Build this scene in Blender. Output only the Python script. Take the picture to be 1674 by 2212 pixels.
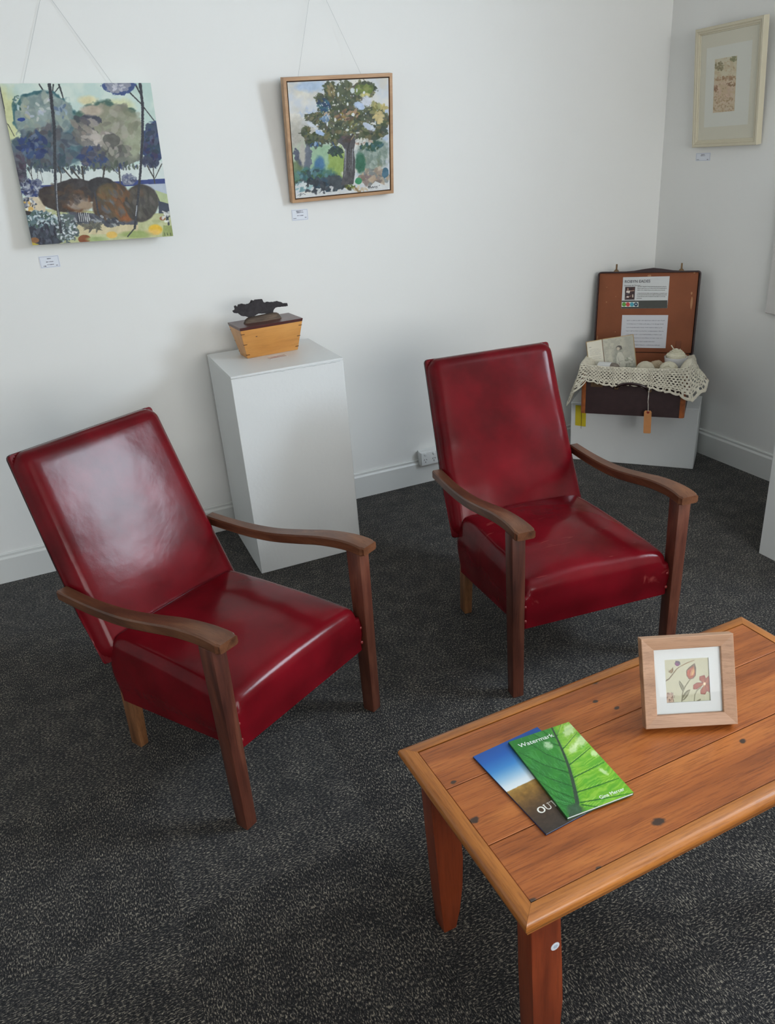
import bpy, bmesh, math, random
import numpy as np
from mathutils import Vector, Matrix, noise as mnoise
for _o in list(bpy.data.objects): bpy.data.objects.remove(_o, do_unlink=True)
random.seed(7)
SC = bpy.context.scene
COL = SC.collection
PI = math.pi

# ------------------------------------------------------------------ camera
CAM = Vector((-2.9541, -3.3608, 1.56))
YAW, PITCH, ROLL, FPX = 0.3777, 0.4349, -0.0787, 1678.0
fw = Vector((math.sin(YAW)*math.cos(PITCH), math.cos(YAW)*math.cos(PITCH), -math.sin(PITCH)))
rt = Vector((math.cos(YAW), -math.sin(YAW), 0)); up = rt.cross(fw)
r2 = rt*math.cos(ROLL)+up*math.sin(ROLL); u2 = -rt*math.sin(ROLL)+up*math.cos(ROLL)
cd = bpy.data.cameras.new('camera'); cam = bpy.data.objects.new('camera', cd); COL.objects.link(cam)
cam.matrix_world = Matrix(((r2.x, u2.x, -fw.x, CAM.x), (r2.y, u2.y, -fw.y, CAM.y), (r2.z, u2.z, -fw.z, CAM.z), (0, 0, 0, 1)))
cd.sensor_fit = 'VERTICAL'; cd.sensor_height = 24.0; cd.lens = FPX/2212*24.0; cd.clip_start = 0.02
SC.camera = cam

# ------------------------------------------------------------------ world, light, exposure
SC.view_settings.view_transform = 'Standard'; SC.view_settings.look = 'None'
SC.view_settings.gamma = 1.0; SC.view_settings.use_curve_mapping = False
SC.view_settings.exposure = 0.30
W = bpy.data.worlds.new('daylight'); SC.world = W; W.use_nodes = True
bg = W.node_tree.nodes['Background']; bg.inputs[0].default_value = (0.72, 0.86, 1.0, 1); bg.inputs[1].default_value = 2.2

RX0, RY0, CEIL = -5.2, -6.0, 2.75           # left wall, front wall, ceiling
WIN1 = (-3.28, -2.32, 1.55, 2.44)          # right-wall window: y0, y1, z0, z1
WIN2 = (-3.4, -0.7, 0.9, 2.35)              # window in the wall behind the camera: x0, x1, z0, z1
def area(name, loc, rot, sx, sy, power, col):
    l = bpy.data.lights.new(name, 'AREA'); l.shape = 'RECTANGLE'; l.size = sx; l.size_y = sy; l.energy = power; l.color = col
    o = bpy.data.objects.new(name, l); COL.objects.link(o); o.location = loc; o.rotation_euler = rot; return o
area('window_daylight', (0.20, (WIN1[0]+WIN1[1])/2, (WIN1[2]+WIN1[3])/2), (0, PI/2, 0), WIN1[3]-WIN1[2]+.1, WIN1[1]-WIN1[0]+.1, 108, (0.75, 0.87, 1.0))
area('window_daylight_rear', ((WIN2[0]+WIN2[1])/2, RY0-0.2, (WIN2[2]+WIN2[3])/2), (PI/2, 0, 0), WIN2[1]-WIN2[0]+.1, WIN2[3]-WIN2[2]+.1, 88, (1.0, 0.95, 0.88))

# ------------------------------------------------------------------ helpers
def s2l(c):
    return tuple((v/12.92 if v <= 0.04045 else ((v+0.055)/1.055)**2.4) for v in [x/255.0 for x in c])
def rgb(*c): return (*s2l(c), 1.0)
def newmat(name):
    m = bpy.data.materials.new(name); m.use_nodes = True; nt = m.node_tree
    return m, nt, nt.nodes['Principled BSDF']
def node(nt, t, **kw):
    n = nt.nodes.new(t)
    for k, v in kw.items(): setattr(n, k, v)
    return n
def plain(name, col, rough=0.5, metal=0, coat=0, bump=0, bscale=200, spec=0.5, var=0, vscale=8):
    m, nt, b = newmat(name); b.inputs['Base Color'].default_value = rgb(*col)
    b.inputs['Roughness'].default_value = rough; b.inputs['Metallic'].default_value = metal
    b.inputs['Coat Weight'].default_value = coat; b.inputs['Specular IOR Level'].default_value = spec
    tc = node(nt, 'ShaderNodeTexCoord')
    if bump:
        n = node(nt, 'ShaderNodeTexNoise'); n.inputs['Scale'].default_value = bscale; n.inputs['Detail'].default_value = 4
        nt.links.new(tc.outputs['Object'], n.inputs['Vector'])
        bp = node(nt, 'ShaderNodeBump'); bp.inputs['Strength'].default_value = bump; bp.inputs['Distance'].default_value = 0.002
        nt.links.new(n.outputs['Fac'], bp.inputs['Height']); nt.links.new(bp.outputs['Normal'], b.inputs['Normal'])
    if var:
        n = node(nt, 'ShaderNodeTexNoise'); n.inputs['Scale'].default_value = vscale; n.inputs['Detail'].default_value = 5
        nt.links.new(tc.outputs['Object'], n.inputs['Vector'])
        r = node(nt, 'ShaderNodeValToRGB'); c = s2l(col)
        r.color_ramp.elements[0].position = .3; r.color_ramp.elements[1].position = .7
        r.color_ramp.elements[0].color = (*[v*(1-var) for v in c], 1); r.color_ramp.elements[1].color = (*[min(1, v*(1+var)) for v in c], 1)
        nt.links.new(n.outputs['Fac'], r.inputs['Fac']); nt.links.new(r.outputs['Color'], b.inputs['Base Color'])
    return m
def wood(name, dark, mid, light, axis='x', rough=0.35, scale=1.0, coat=0.0, knots=(), fine=0.35, island=False, stretch=14):
    m, nt, b = newmat(name); tc = node(nt, 'ShaderNodeTexCoord'); L = nt.links.new
    vec = tc.outputs['Object']
    if island:
        geo = node(nt, 'ShaderNodeNewGeometry'); mul = node(nt, 'ShaderNodeVectorMath', operation='SCALE')
        cmb = node(nt, 'ShaderNodeCombineXYZ')
        for k in range(3): L(geo.outputs['Random Per Island'], cmb.inputs[k])
        L(cmb.outputs[0], mul.inputs[0]); mul.inputs['Scale'].default_value = 9.0
        ad = node(nt, 'ShaderNodeVectorMath', operation='ADD'); L(vec, ad.inputs[0]); L(mul.outputs[0], ad.inputs[1]); vec = ad.outputs[0]
    def mp(vsrc, s, st):
        mpn = node(nt, 'ShaderNodeMapping'); sc = [s*st]*3; sc['xyz'.index(axis)] = s; mpn.inputs['Scale'].default_value = sc
        L(vsrc, mpn.inputs['Vector']); return mpn.outputs[0]
    n1 = node(nt, 'ShaderNodeTexNoise'); n1.inputs['Scale'].default_value = 1.0; n1.inputs['Detail'].default_value = 5; n1.inputs['Distortion'].default_value = 0.8
    L(mp(vec, 2.2*scale, stretch*.6), n1.inputs['Vector'])
    n2 = node(nt, 'ShaderNodeTexNoise'); n2.inputs['Scale'].default_value = 1.0; n2.inputs['Detail'].default_value = 6; n2.inputs['Roughness'].default_value = .7
    L(mp(vec, 14*scale, stretch*1.6), n2.inputs['Vector'])
    r = node(nt, 'ShaderNodeValToRGB'); e = r.color_ramp.elements
    e[0].position = .3; e[0].color = rgb(*dark); e[1].position = .72; e[1].color = rgb(*light)
    k = e.new(.5); k.color = rgb(*mid)
    L(n1.outputs['Fac'], r.inputs['Fac'])
    r2_ = node(nt, 'ShaderNodeValToRGB'); r2_.color_ramp.elements[0].position = .38; r2_.color_ramp.elements[1].position = .52
    r2_.color_ramp.elements[0].color = (1-fine, 1-fine*1.15, 1-fine*1.25, 1); r2_.color_ramp.elements[1].color = (1, 1, 1, 1)
    L(n2.outputs['Fac'], r2_.inputs['Fac'])
    mx = node(nt, 'ShaderNodeMix', data_type='RGBA', blend_type='MULTIPLY'); mx.inputs['Factor'].default_value = 1
    L(r.outputs['Color'], mx.inputs[6]); L(r2_.outputs['Color'], mx.inputs[7])
    col = mx.outputs[2]
    for (kx, ky, kz, kr) in knots:
        s = node(nt, 'ShaderNodeVectorMath', operation='SUBTRACT'); s.inputs[1].default_value = (kx, ky, kz)
        nz = node(nt, 'ShaderNodeTexNoise'); nz.inputs['Scale'].default_value = 60; L(tc.outputs['Object'], nz.inputs['Vector'])
        nzv = node(nt, 'ShaderNodeVectorMath', operation='SCALE'); nzv.inputs['Scale'].default_value = kr*1.1; L(nz.outputs['Color'], nzv.inputs[0])
        ad = node(nt, 'ShaderNodeVectorMath', operation='ADD'); L(tc.outputs['Object'], ad.inputs[0]); L(nzv.outputs[0], ad.inputs[1])
        L(ad.outputs[0], s.inputs[0])
        sc = node(nt, 'ShaderNodeVectorMath', operation='MULTIPLY'); sc.inputs[1].default_value = (0.75, 1.15, 0.0); L(s.outputs[0], sc.inputs[0])
        ln = node(nt, 'ShaderNodeVectorMath', operation='LENGTH'); L(sc.outputs[0], ln.inputs[0])
        rr = node(nt, 'ShaderNodeMapRange'); rr.inputs[1].default_value = kr*1.0; rr.inputs[2].default_value = kr*.6; L(ln.outputs['Value'], rr.inputs[0])
        mk = node(nt, 'ShaderNodeMix', data_type='RGBA'); L(rr.outputs[0], mk.inputs[0]); L(col, mk.inputs[6]); mk.inputs[7].default_value = rgb(62, 44, 34)
        col = mk.outputs[2]
    L(col, b.inputs['Base Color'])
    b.inputs['Roughness'].default_value = rough; b.inputs['Coat Weight'].default_value = coat; b.inputs['Coat Roughness'].default_value = .25
    bp = node(nt, 'ShaderNodeBump'); bp.inputs['Strength'].default_value = .18; bp.inputs['Distance'].default_value = .001
    L(n2.outputs['Fac'], bp.inputs['Height']); L(bp.outputs['Normal'], b.inputs['Normal'])
    return m

def mkobj(name, bm, mat, parent=None, smooth=True, sharp=None):
    bmesh.ops.recalc_face_normals(bm, faces=bm.faces)
    me = bpy.data.meshes.new(name); bm.to_mesh(me); bm.free()
    o = bpy.data.objects.new(name, me); COL.objects.link(o)
    if mat: me.materials.append(mat)
    if smooth:
        for p in me.polygons: p.use_smooth = True
        try: me.set_sharp_from_angle(angle=math.radians(sharp or 38))
        except Exception: pass
    if parent: o.parent = parent
    return o
def box(bm, x0, x1, y0, y1, z0, z1, bev=0, seg=2, M=None):
    v = [bm.verts.new((x, y, z)) for x in (x0, x1) for y in (y0, y1) for z in (z0, z1)]
    f = [(0, 1, 3, 2), (4, 6, 7, 5), (0, 4, 5, 1), (2, 3, 7, 6), (0, 2, 6, 4), (1, 5, 7, 3)]
    fs = [bm.faces.new([v[i] for i in q]) for q in f]
    if bev:
        es = list({e for q in fs for e in q.edges})
        r = bmesh.ops.bevel(bm, geom=es, offset=bev, segments=seg, affect='EDGES', profile=.5)
        v = list({vv for q in r['faces'] for vv in q.verts} | {vv for vv in v if vv.is_valid})
    if M is not None: bmesh.ops.transform(bm, matrix=M, verts=[q for q in v if q.is_valid])
    return v
def hexa(bm, P, bev=0, seg=2):
    """8 points: bottom 4 loop, top 4 loop"""
    v = [bm.verts.new(p) for p in P]
    fs = [bm.faces.new([v[i] for i in q]) for q in ((3, 2, 1, 0), (4, 5, 6, 7), (0, 1, 5, 4), (1, 2, 6, 5), (2, 3, 7, 6), (3, 0, 4, 7))]
    if bev: bmesh.ops.bevel(bm, geom=list({e for q in fs for e in q.edges}), offset=bev, segments=seg, affect='EDGES', profile=.5)
def tube(bm, pts, r, n=10, cap=True):
    pts = [Vector(p) for p in pts]; rs = r if isinstance(r, (list, tuple)) else [r]*len(pts)
    rings = []; prev = None
    for i, p in enumerate(pts):
        t = (pts[min(i+1, len(pts)-1)]-pts[max(i-1, 0)]).normalized()
        a = prev if prev is not None else (Vector((0, 0, 1)) if abs(t.z) < .9 else Vector((1, 0, 0)))
        x = (a-t*a.dot(t)).normalized(); prev = x; y = t.cross(x)
        rings.append([bm.verts.new(p+(x*math.cos(2*PI*k/n)+y*math.sin(2*PI*k/n))*rs[i]) for k in range(n)])
    for a, b in zip(rings, rings[1:]):
        for k in range(n): bm.faces.new((a[k], a[(k+1) % n], b[(k+1) % n], b[k]))
    if cap: bm.faces.new(rings[0][::-1]); bm.faces.new(rings[-1])
def lathe(bm, prof, n=32, M=None, cap=True):
    rings = [[bm.verts.new((r*math.cos(2*PI*k/n), r*math.sin(2*PI*k/n), z)) for k in range(n)] for r, z in prof]
    for a, b in zip(rings, rings[1:]):
        for k in range(n): bm.faces.new((a[k], a[(k+1) % n], b[(k+1) % n], b[k]))
    if cap: bm.faces.new(rings[0][::-1]); bm.faces.new(rings[-1])
    if M is not None: bmesh.ops.transform(bm, matrix=M, verts=[v for q in rings for v in q])
def prism(bm, poly, y0, y1, bev=0):
    """polygon in xz extruded along y"""
    a = [bm.verts.new((x, y0, z)) for x, z in poly]; b = [bm.verts.new((x, y1, z)) for x, z in poly]; n = len(poly)
    f1 = bm.faces.new(a); f2 = bm.faces.new(b[::-1])
    for i in range(n): bm.faces.new((a[i], b[i], b[(i+1) % n], a[(i+1) % n]))
    return f1, f2
def empty(name, loc, rz=0, label=None, cat=None, group=None, rot=None):
    o = bpy.data.objects.new(name, None); COL.objects.link(o); o.empty_display_size = .05
    o.location = loc; o.rotation_euler = rot or (0, 0, rz); tag(o, label, cat, group); return o
def tag(o, label=None, cat=None, group=None, kind=None):
    if label: o['label'] = label
    if cat: o['category'] = cat
    if group: o['group'] = group
    if kind: o['kind'] = kind
    return o
def text_mesh(name, body, size, mat, parent, M, depth=0.0003, bold=0.0, align='LEFT', sx=1.0, width=None):
    cu = bpy.data.curves.new(name, 'FONT'); cu.body = body; cu.size = size; cu.extrude = depth; cu.offset = bold; cu.align_x = align
    cu.resolution_u = 3
    to = bpy.data.objects.new('tmp', cu); COL.objects.link(to)
    me = bpy.data.meshes.new_from_object(to.evaluated_get(bpy.context.evaluated_depsgraph_get()))
    bpy.data.objects.remove(to); bpy.data.curves.remove(cu)
    me.name = name; me.materials.clear(); me.materials.append(mat)
    if width: sx = width/max(v.co.x for v in me.vertices)
    me.transform(M @ Matrix.Diagonal((sx, 1, 1, 1)))
    o = bpy.data.objects.new(name, me); COL.objects.link(o); o.parent = parent
    return o

# ------------------------------------------------------------------ painting engine (colour attribute on a fine grid)
_rng = np.random.RandomState(3)
_lat = _rng.rand(256, 256)
def vnoise(x, y):
    xi = np.floor(x).astype(int); yi = np.floor(y).astype(int); fx = x-xi; fy = y-yi
    fx = fx*fx*(3-2*fx); fy = fy*fy*(3-2*fy)
    g = lambda a, b: _lat[a & 255, b & 255]
    return (g(xi, yi)*(1-fx)+g(xi+1, yi)*fx)*(1-fy)+(g(xi, yi+1)*(1-fx)+g(xi+1, yi+1)*fx)*fy
def fbm(x, y, o=4):
    s = 0; a = .5; t = 0
    for i in range(o): s = s+a*vnoise(x*2**i+17*i, y*2**i+31*i); t += a; a *= .55
    return s/t
def homog(src, dst):
    A = []; b = []
    for (x, y), (u, v) in zip(src, dst):
        A += [[x, y, 1, 0, 0, 0, -u*x, -u*y], [0, 0, 0, x, y, 1, -v*x, -v*y]]; b += [u, v]
    h = np.linalg.solve(np.array(A, float), np.array(b, float)); return np.append(h, 1).reshape(3, 3)
class Paint:
    def __init__(s, X, Y, base):
        s.X, s.Y = X, Y; s.C = np.tile(np.array(base, float), (len(X), 1)); s.rng = np.random.RandomState(11)
    def mix(s, m, col, idx=None):
        m = np.clip(m, 0, 1)[:, None]; c = np.asarray(col, float)
        if idx is None: s.C = s.C*(1-m)+c*m
        else: s.C[idx] = s.C[idx]*(1-m)+c*m
    def wash(s, c2, scale, thr=.5, soft=.15, alpha=1, ox=0, sy=1):
        n = fbm(s.X/scale+ox, s.Y/scale*sy+ox); s.mix(alpha*np.clip((n-thr)/soft+.5, 0, 1), c2)
    def blob(s, cx, cy, rx, ry, col, rot=0, rough=.25, rs=60, soft=.08, alpha=1, var=18, vs=45):
        R = max(rx, ry)*(1.1+rough)
        i = np.nonzero((np.abs(s.X-cx) < R) & (np.abs(s.Y-cy) < R))[0]
        if not len(i): return
        x = s.X[i]; y = s.Y[i]; dx = x-cx; dy = y-cy; c, q = math.cos(rot), math.sin(rot)
        u = (dx*c+dy*q)/rx; v = (-dx*q+dy*c)/ry
        d = np.sqrt(u*u+v*v)+rough*2*(fbm(x/rs+cx, y/rs+cy, 3)-.5)
        m = np.clip((1-d)/soft+.5, 0, 1)*alpha
        cc = np.asarray(col, float)[None]+var*2*(fbm(x/vs+5+cy, y/vs+cx, 4)-.5)[:, None]
        s.mix(m, cc, i)
    def stroke(s, pts, w, col, w2=None, rough=.25, alpha=1, var=8):
        w2 = w if w2 is None else w2; n = len(pts)-1
        for k in range(n):
            (x0, y0), (x1, y1) = pts[k], pts[k+1]; wa = w+(w2-w)*k/n; wb = w+(w2-w)*(k+1)/n; mw = max(wa, wb)
            i = np.nonzero((s.X > min(x0, x1)-mw) & (s.X < max(x0, x1)+mw) & (s.Y > min(y0, y1)-mw) & (s.Y < max(y0, y1)+mw))[0]
            if not len(i): continue
            x = s.X[i]; y = s.Y[i]; L2 = (x1-x0)**2+(y1-y0)**2+1e-9
            t = np.clip(((x-x0)*(x1-x0)+(y-y0)*(y1-y0))/L2, 0, 1)
            d = np.hypot(x-x0-t*(x1-x0), y-y0-t*(y1-y0)); ww = (wa+(wb-wa)*t)/2*(1+rough*2*(vnoise(x/9, y/9)-.5))
            s.mix(np.clip((ww-d)/max(1.5, .2*mw)+.5, 0, 1)*alpha, np.asarray(col, float)[None]+var*2*(vnoise(x/12, y/12)-.5)[:, None], i)
    def poly(s, pts, col, alpha=1, var=10, vs=40):
        x, y = s.X, s.Y; ins = np.zeros(len(x), bool); n = len(pts)
        for k in range(n):
            (x0, y0), (x1, y1) = pts[k], pts[(k+1) % n]
            if y0 == y1: continue
            c = ((y0 > y) != (y1 > y)) & (x < (x1-x0)*(y-y0)/(y1-y0)+x0); ins ^= c
        i = np.nonzero(ins)[0]
        if len(i): s.mix(np.full(len(i), alpha), np.asarray(col, float)[None]+var*2*(fbm(x[i]/vs, y[i]/vs)-.5)[:, None], i)
    def daubs(s, n, region, size, cols, asp=2.0, ang=None, alpha=.85, jit=14):
        """n brush dabs inside region=(cx,cy,rx,ry) ellipse"""
        cx, cy, rx, ry = region
        for _ in range(n):
            a = s.rng.rand()*2*PI; r = math.sqrt(s.rng.rand()); px = cx+rx*r*math.cos(a); py = cy+ry*r*math.sin(a)
            sz = size*(.6+.8*s.rng.rand()); c = np.array(cols[s.rng.randint(len(cols))], float)+jit*(s.rng.rand()-.5)*2+.3*jit*(s.rng.rand(3)-.5)
            rot = s.rng.rand()*PI if ang is None else ang+(s.rng.rand()-.5)*.9
            s.blob(px, py, sz*asp, sz, c, rot=rot, rough=.3, rs=sz*.8, soft=.3, alpha=alpha, var=5)
def attr_mat(name, rough=.6, coat=0, bump=0, bscale=300, spec=.5):
    m, nt, b = newmat(name); a = node(nt, 'ShaderNodeAttribute'); a.attribute_name = 'paint'
    nt.links.new(a.outputs['Color'], b.inputs['Base Color']); b.inputs['Roughness'].default_value = rough; b.inputs['Coat Weight'].default_value = coat
    b.inputs['Specular IOR Level'].default_value = spec
    if bump:
        tc = node(nt, 'ShaderNodeTexCoord'); n = node(nt, 'ShaderNodeTexNoise'); n.inputs['Scale'].default_value = bscale
        bp = node(nt, 'ShaderNodeBump'); bp.inputs['Strength'].default_value = bump; bp.inputs['Distance'].default_value = .001
        nt.links.new(tc.outputs['Object'], n.inputs['Vector']); nt.links.new(n.outputs['Fac'], bp.inputs['Height']); nt.links.new(bp.outputs['Normal'], b.inputs['Normal'])
    return m
def paint_panel(name, w, h, depth, nx, ny, quad, base, fn, mat, parent=None, side=None, desat=0):
    """panel centred on x, z from 0 to h, front at y=0 facing -y, body to y=depth. quad = TL,TR,BR,BL in sketch units"""
    us, vs = np.meshgrid(np.linspace(0, 1, nx), np.linspace(0, 1, ny)); us = us.ravel(); vs = vs.ravel()
    Hm = homog([(0, 1), (1, 1), (1, 0), (0, 0)], quad)
    q = Hm @ np.stack([us, vs, np.ones_like(us)]); X = q[0]/q[2]; Y = q[1]/q[2]
    P = Paint(X, Y, base); fn(P)
    if desat: g_ = P.C.mean(1, keepdims=True); P.C = g_+(P.C-g_)*(1-desat)
    co = np.stack([(us-.5)*w, np.zeros_like(us), vs*h], 1)
    e = np.array([[-w/2, 0, 0], [w/2, 0, 0], [w/2, 0, h], [-w/2, 0, h], [-w/2, depth, 0], [w/2, depth, 0], [w/2, depth, h], [-w/2, depth, h]])
    k = nx*ny; i = np.arange(k).reshape(ny, nx); f = np.stack([i[:-1, :-1], i[:-1, 1:], i[1:, 1:], i[1:, :-1]], -1).reshape(-1, 4)
    sf = np.array([[4, 5, 1, 0], [5, 6, 2, 1], [6, 7, 3, 2], [7, 4, 0, 3], [5, 4, 7, 6]])+k
    F = np.concatenate([f, sf]); V = np.concatenate([co, e])
    me = bpy.data.meshes.new(name); me.vertices.add(len(V)); me.vertices.foreach_set('co', V.ravel())
    me.loops.add(F.size); me.loops.foreach_set('vertex_index', F.ravel().astype(np.int32))
    me.polygons.add(len(F)); me.polygons.foreach_set('loop_start', (np.arange(len(F))*4).astype(np.int32))
    me.update(calc_edges=True); me.validate()
    c = np.clip(np.concatenate([P.C, np.tile(np.array(side or base, float), (8, 1))]), 0, 255)/255
    c = np.where(c <= .04045, c/12.92, ((c+.055)/1.055)**2.4)
    at = me.color_attributes.new('paint', 'FLOAT_COLOR', 'POINT'); at.data.foreach_set('color', np.concatenate([c, np.ones((len(c), 1))], 1).ravel())
    me.materials.append(mat); o = bpy.data.objects.new(name, me); COL.objects.link(o)
    if parent: o.parent = parent
    return o
def frame_ring(bm, w, h, bw, prof, z0=0.0):
    """mitred picture frame, outer size w x h (x centred, z from z0). prof: list of (inset 0..bw, y)"""
    loops = []
    for ins, y in prof:
        loops.append([bm.verts.new(p) for p in ((-w/2+ins, y, z0+ins), (w/2-ins, y, z0+ins), (w/2-ins, y, z0+h-ins), (-w/2+ins, y, z0+h-ins))])
    n = len(loops)
    for i in range(n):
        a, b = loops[i], loops[(i+1) % n]
        for k in range(4): bm.faces.new((a[k], a[(k+1) % 4], b[(k+1) % 4], b[k]))

# ------------------------------------------------------------------ materials
def wall_mat(name, col, b=.12):
    return plain(name, col, rough=.55, bump=b, bscale=55, spec=.35)
M_wall = wall_mat('wall_paint', (232, 232, 229)); M_ceil = wall_mat('ceiling_paint', (222, 221, 216))
M_trim = plain('trim_gloss_paint', (216, 217, 214), rough=.35, bump=.03, bscale=30)
M_plinth = plain('plinth_paint', (218, 220, 219), rough=.42, bump=.3, bscale=60, spec=.4)
M_winframe = plain('window_frame_paint', (225, 226, 226), rough=.4)
M_brown = wood('chair_timber', (72, 42, 27), (99, 61, 40), (124, 82, 56), 'y', rough=.36, scale=1.3, fine=.3)
M_legbrown = wood('chair_leg_timber', (62, 31, 24), (90, 48, 36), (116, 70, 52), 'z', rough=.38, scale=1.3, fine=.3)
M_rearleg = wood('rear_leg_timber', (92, 58, 34), (128, 86, 54), (150, 106, 70), 'z', rough=.5, scale=1.5)
def leather(nm='oxblood_vinyl', scuff=False):
    m, nt, b = newmat(nm); L = nt.links.new; tc = node(nt, 'ShaderNodeTexCoord')
    n = node(nt, 'ShaderNodeTexNoise'); n.inputs['Scale'].default_value = 5.5; n.inputs['Detail'].default_value = 5; L(tc.outputs['Object'], n.inputs['Vector'])
    r = node(nt, 'ShaderNodeValToRGB'); e = r.color_ramp.elements; e[0].position = .3; e[0].color = rgb(80, 10, 16); e[1].position = .72; e[1].color = rgb(118, 16, 27)
    L(n.outputs['Fac'], r.inputs['Fac']); L(r.outputs['Color'], b.inputs['Base Color'])
    if scuff:
        mp = node(nt, 'ShaderNodeMapping'); mp.inputs['Scale'].default_value = (9, 44, 9); mp.inputs['Rotation'].default_value = (0, 0, .9); L(tc.outputs['Object'], mp.inputs['Vector'])
        ns = node(nt, 'ShaderNodeTexNoise'); ns.inputs['Scale'].default_value = 1; ns.inputs['Detail'].default_value = 4; ns.inputs['Distortion'].default_value = 1.2; L(mp.outputs[0], ns.inputs['Vector'])
        mr = node(nt, 'ShaderNodeMapRange'); mr.inputs[1].default_value = .66; mr.inputs[2].default_value = .74; mr.inputs[4].default_value = .3; L(ns.outputs['Fac'], mr.inputs[0])
        mk = node(nt, 'ShaderNodeMix', data_type='RGBA'); L(mr.outputs[0], mk.inputs[0]); L(r.outputs['Color'], mk.inputs[6]); mk.inputs[7].default_value = rgb(168, 84, 78); L(mk.outputs[2], b.inputs['Base Color'])
    b.inputs['Roughness'].default_value = .18; b.inputs['Specular IOR Level'].default_value = .17; b.inputs['Coat Weight'].default_value = .0; b.inputs['Coat Roughness'].default_value = .10
    n2 = node(nt, 'ShaderNodeTexNoise'); n2.inputs['Scale'].default_value = 16; n2.inputs['Detail'].default_value = 3; L(tc.outputs['Object'], n2.inputs['Vector'])
    n3 = node(nt, 'ShaderNodeTexNoise'); n3.inputs['Scale'].default_value = 420; L(tc.outputs['Object'], n3.inputs['Vector'])
    b1 = node(nt, 'ShaderNodeBump'); b1.inputs['Strength'].default_value = .12; b1.inputs['Distance'].default_value = .005; L(n2.outputs['Fac'], b1.inputs['Height'])
    b2 = node(nt, 'ShaderNodeBump'); b2.inputs['Strength'].default_value = .06; b2.inputs['Distance'].default_value = .001; L(n3.outputs['Fac'], b2.inputs['Height']); L(b1.outputs['Normal'], b2.inputs['Normal'])
    L(b2.outputs['Normal'], b.inputs['Normal'])
    return m
M_leather = leather(); M_leather_scuffed = leather('scuffed_oxblood_vinyl', True)
def carpet():
    m, nt, b = newmat('carpet_tiles'); L = nt.links.new; tc = node(nt, 'ShaderNodeTexCoord')
    sep = node(nt, 'ShaderNodeSeparateXYZ'); L(tc.outputs['Object'], sep.inputs[0])
    def streak(sx, sy, off):
        mp = node(nt, 'ShaderNodeMapping'); mp.inputs['Scale'].default_value = (sx, sy, 1); mp.inputs['Location'].default_value = (off, off, 0); L(tc.outputs['Object'], mp.inputs['Vector'])
        n = node(nt, 'ShaderNodeTexNoise'); n.inputs['Scale'].default_value = 1; n.inputs['Detail'].default_value = 2.5; n.inputs['Roughness'].default_value = .75; L(mp.outputs[0], n.inputs['Vector']); return n.outputs['Fac']
    a = streak(125, 315, 0); c = streak(315, 125, 9)
    ck = node(nt, 'ShaderNodeTexChecker'); ck.inputs['Scale'].default_value = 2.0; L(tc.outputs['Object'], ck.inputs['Vector'])
    # wobble the checker boundary so the tiles melt together
    mxv = node(nt, 'ShaderNodeMix', data_type='FLOAT'); L(ck.outputs['Fac'], mxv.inputs[0]); L(a, mxv.inputs[2]); L(c, mxv.inputs[3])
    big = node(nt, 'ShaderNodeTexNoise'); big.inputs['Scale'].default_value = 14; big.inputs['Detail'].default_value = 4; L(tc.outputs['Object'], big.inputs['Vector'])
    ms = node(nt, 'ShaderNodeMath', operation='MULTIPLY_ADD'); L(big.outputs['Fac'], ms.inputs[0]); ms.inputs[1].default_value = .13; L(mxv.outputs[0], ms.inputs[2])
    r = node(nt, 'ShaderNodeValToRGB'); e = r.color_ramp.elements
    e[0].position = .47; e[0].color = rgb(17, 17, 19); e[1].position = .73; e[1].color = rgb(160, 152, 136)
    k = e.new(.57); k.color = rgb(33, 33, 36); k = e.new(.63); k.color = rgb(76, 73, 69)
    L(ms.outputs[0], r.inputs['Fac']); L(r.outputs['Color'], b.inputs['Base Color']); b.inputs['Roughness'].default_value = .95; b.inputs['Specular IOR Level'].default_value = .15
    b.inputs['Sheen Weight'].default_value = .12
    bp = node(nt, 'ShaderNodeBump'); bp.inputs['Strength'].default_value = .9; bp.inputs['Distance'].default_value = .004; L(ms.outputs[0], bp.inputs['Height']); L(bp.outputs['Normal'], b.inputs['Normal'])
    return m
M_carpet = carpet()

# ------------------------------------------------------------------ room shell
def struct(name, bm, mat, parent=None, smooth=False):
    o = mkobj(name, bm, mat, parent, smooth=smooth)
    if parent is None: o['kind'] = 'structure'
    return o
T = .15
bm = bmesh.new(); box(bm, RX0-T, T, RY0-T, T, -.1, 0); struct('floor', bm, M_carpet)
bm = bmesh.new(); box(bm, RX0-T, T, RY0-T, T, CEIL, CEIL+.1); struct('ceiling', bm, M_ceil)
bm = bmesh.new(); box(bm, RX0-T, T, 0, T, 0, CEIL); struct('wall_back', bm, M_wall)
bm = bmesh.new(); box(bm, RX0-T, RX0, RY0, 0, 0, CEIL); struct('wall_left', bm, M_wall)
y0, y1, z0, z1 = WIN1
bm = bmesh.new(); box(bm, 0, T, RY0, y0, 0, CEIL); box(bm, 0, T, y1, 0, 0, CEIL); box(bm, 0, T, y0, y1, 0, z0); box(bm, 0, T, y0, y1, z1, CEIL); struct('wall_right', bm, M_wall)
x0, x1, zz0, zz1 = WIN2
bm = bmesh.new(); box(bm, RX0, x0, RY0-T, RY0, 0, CEIL); box(bm, x1, 0, RY0-T, RY0, 0, CEIL); box(bm, x0, x1, RY0-T, RY0, 0, zz0); box(bm, x0, x1, RY0-T, RY0, zz1, CEIL); struct('wall_front', bm, M_wall)
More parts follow.
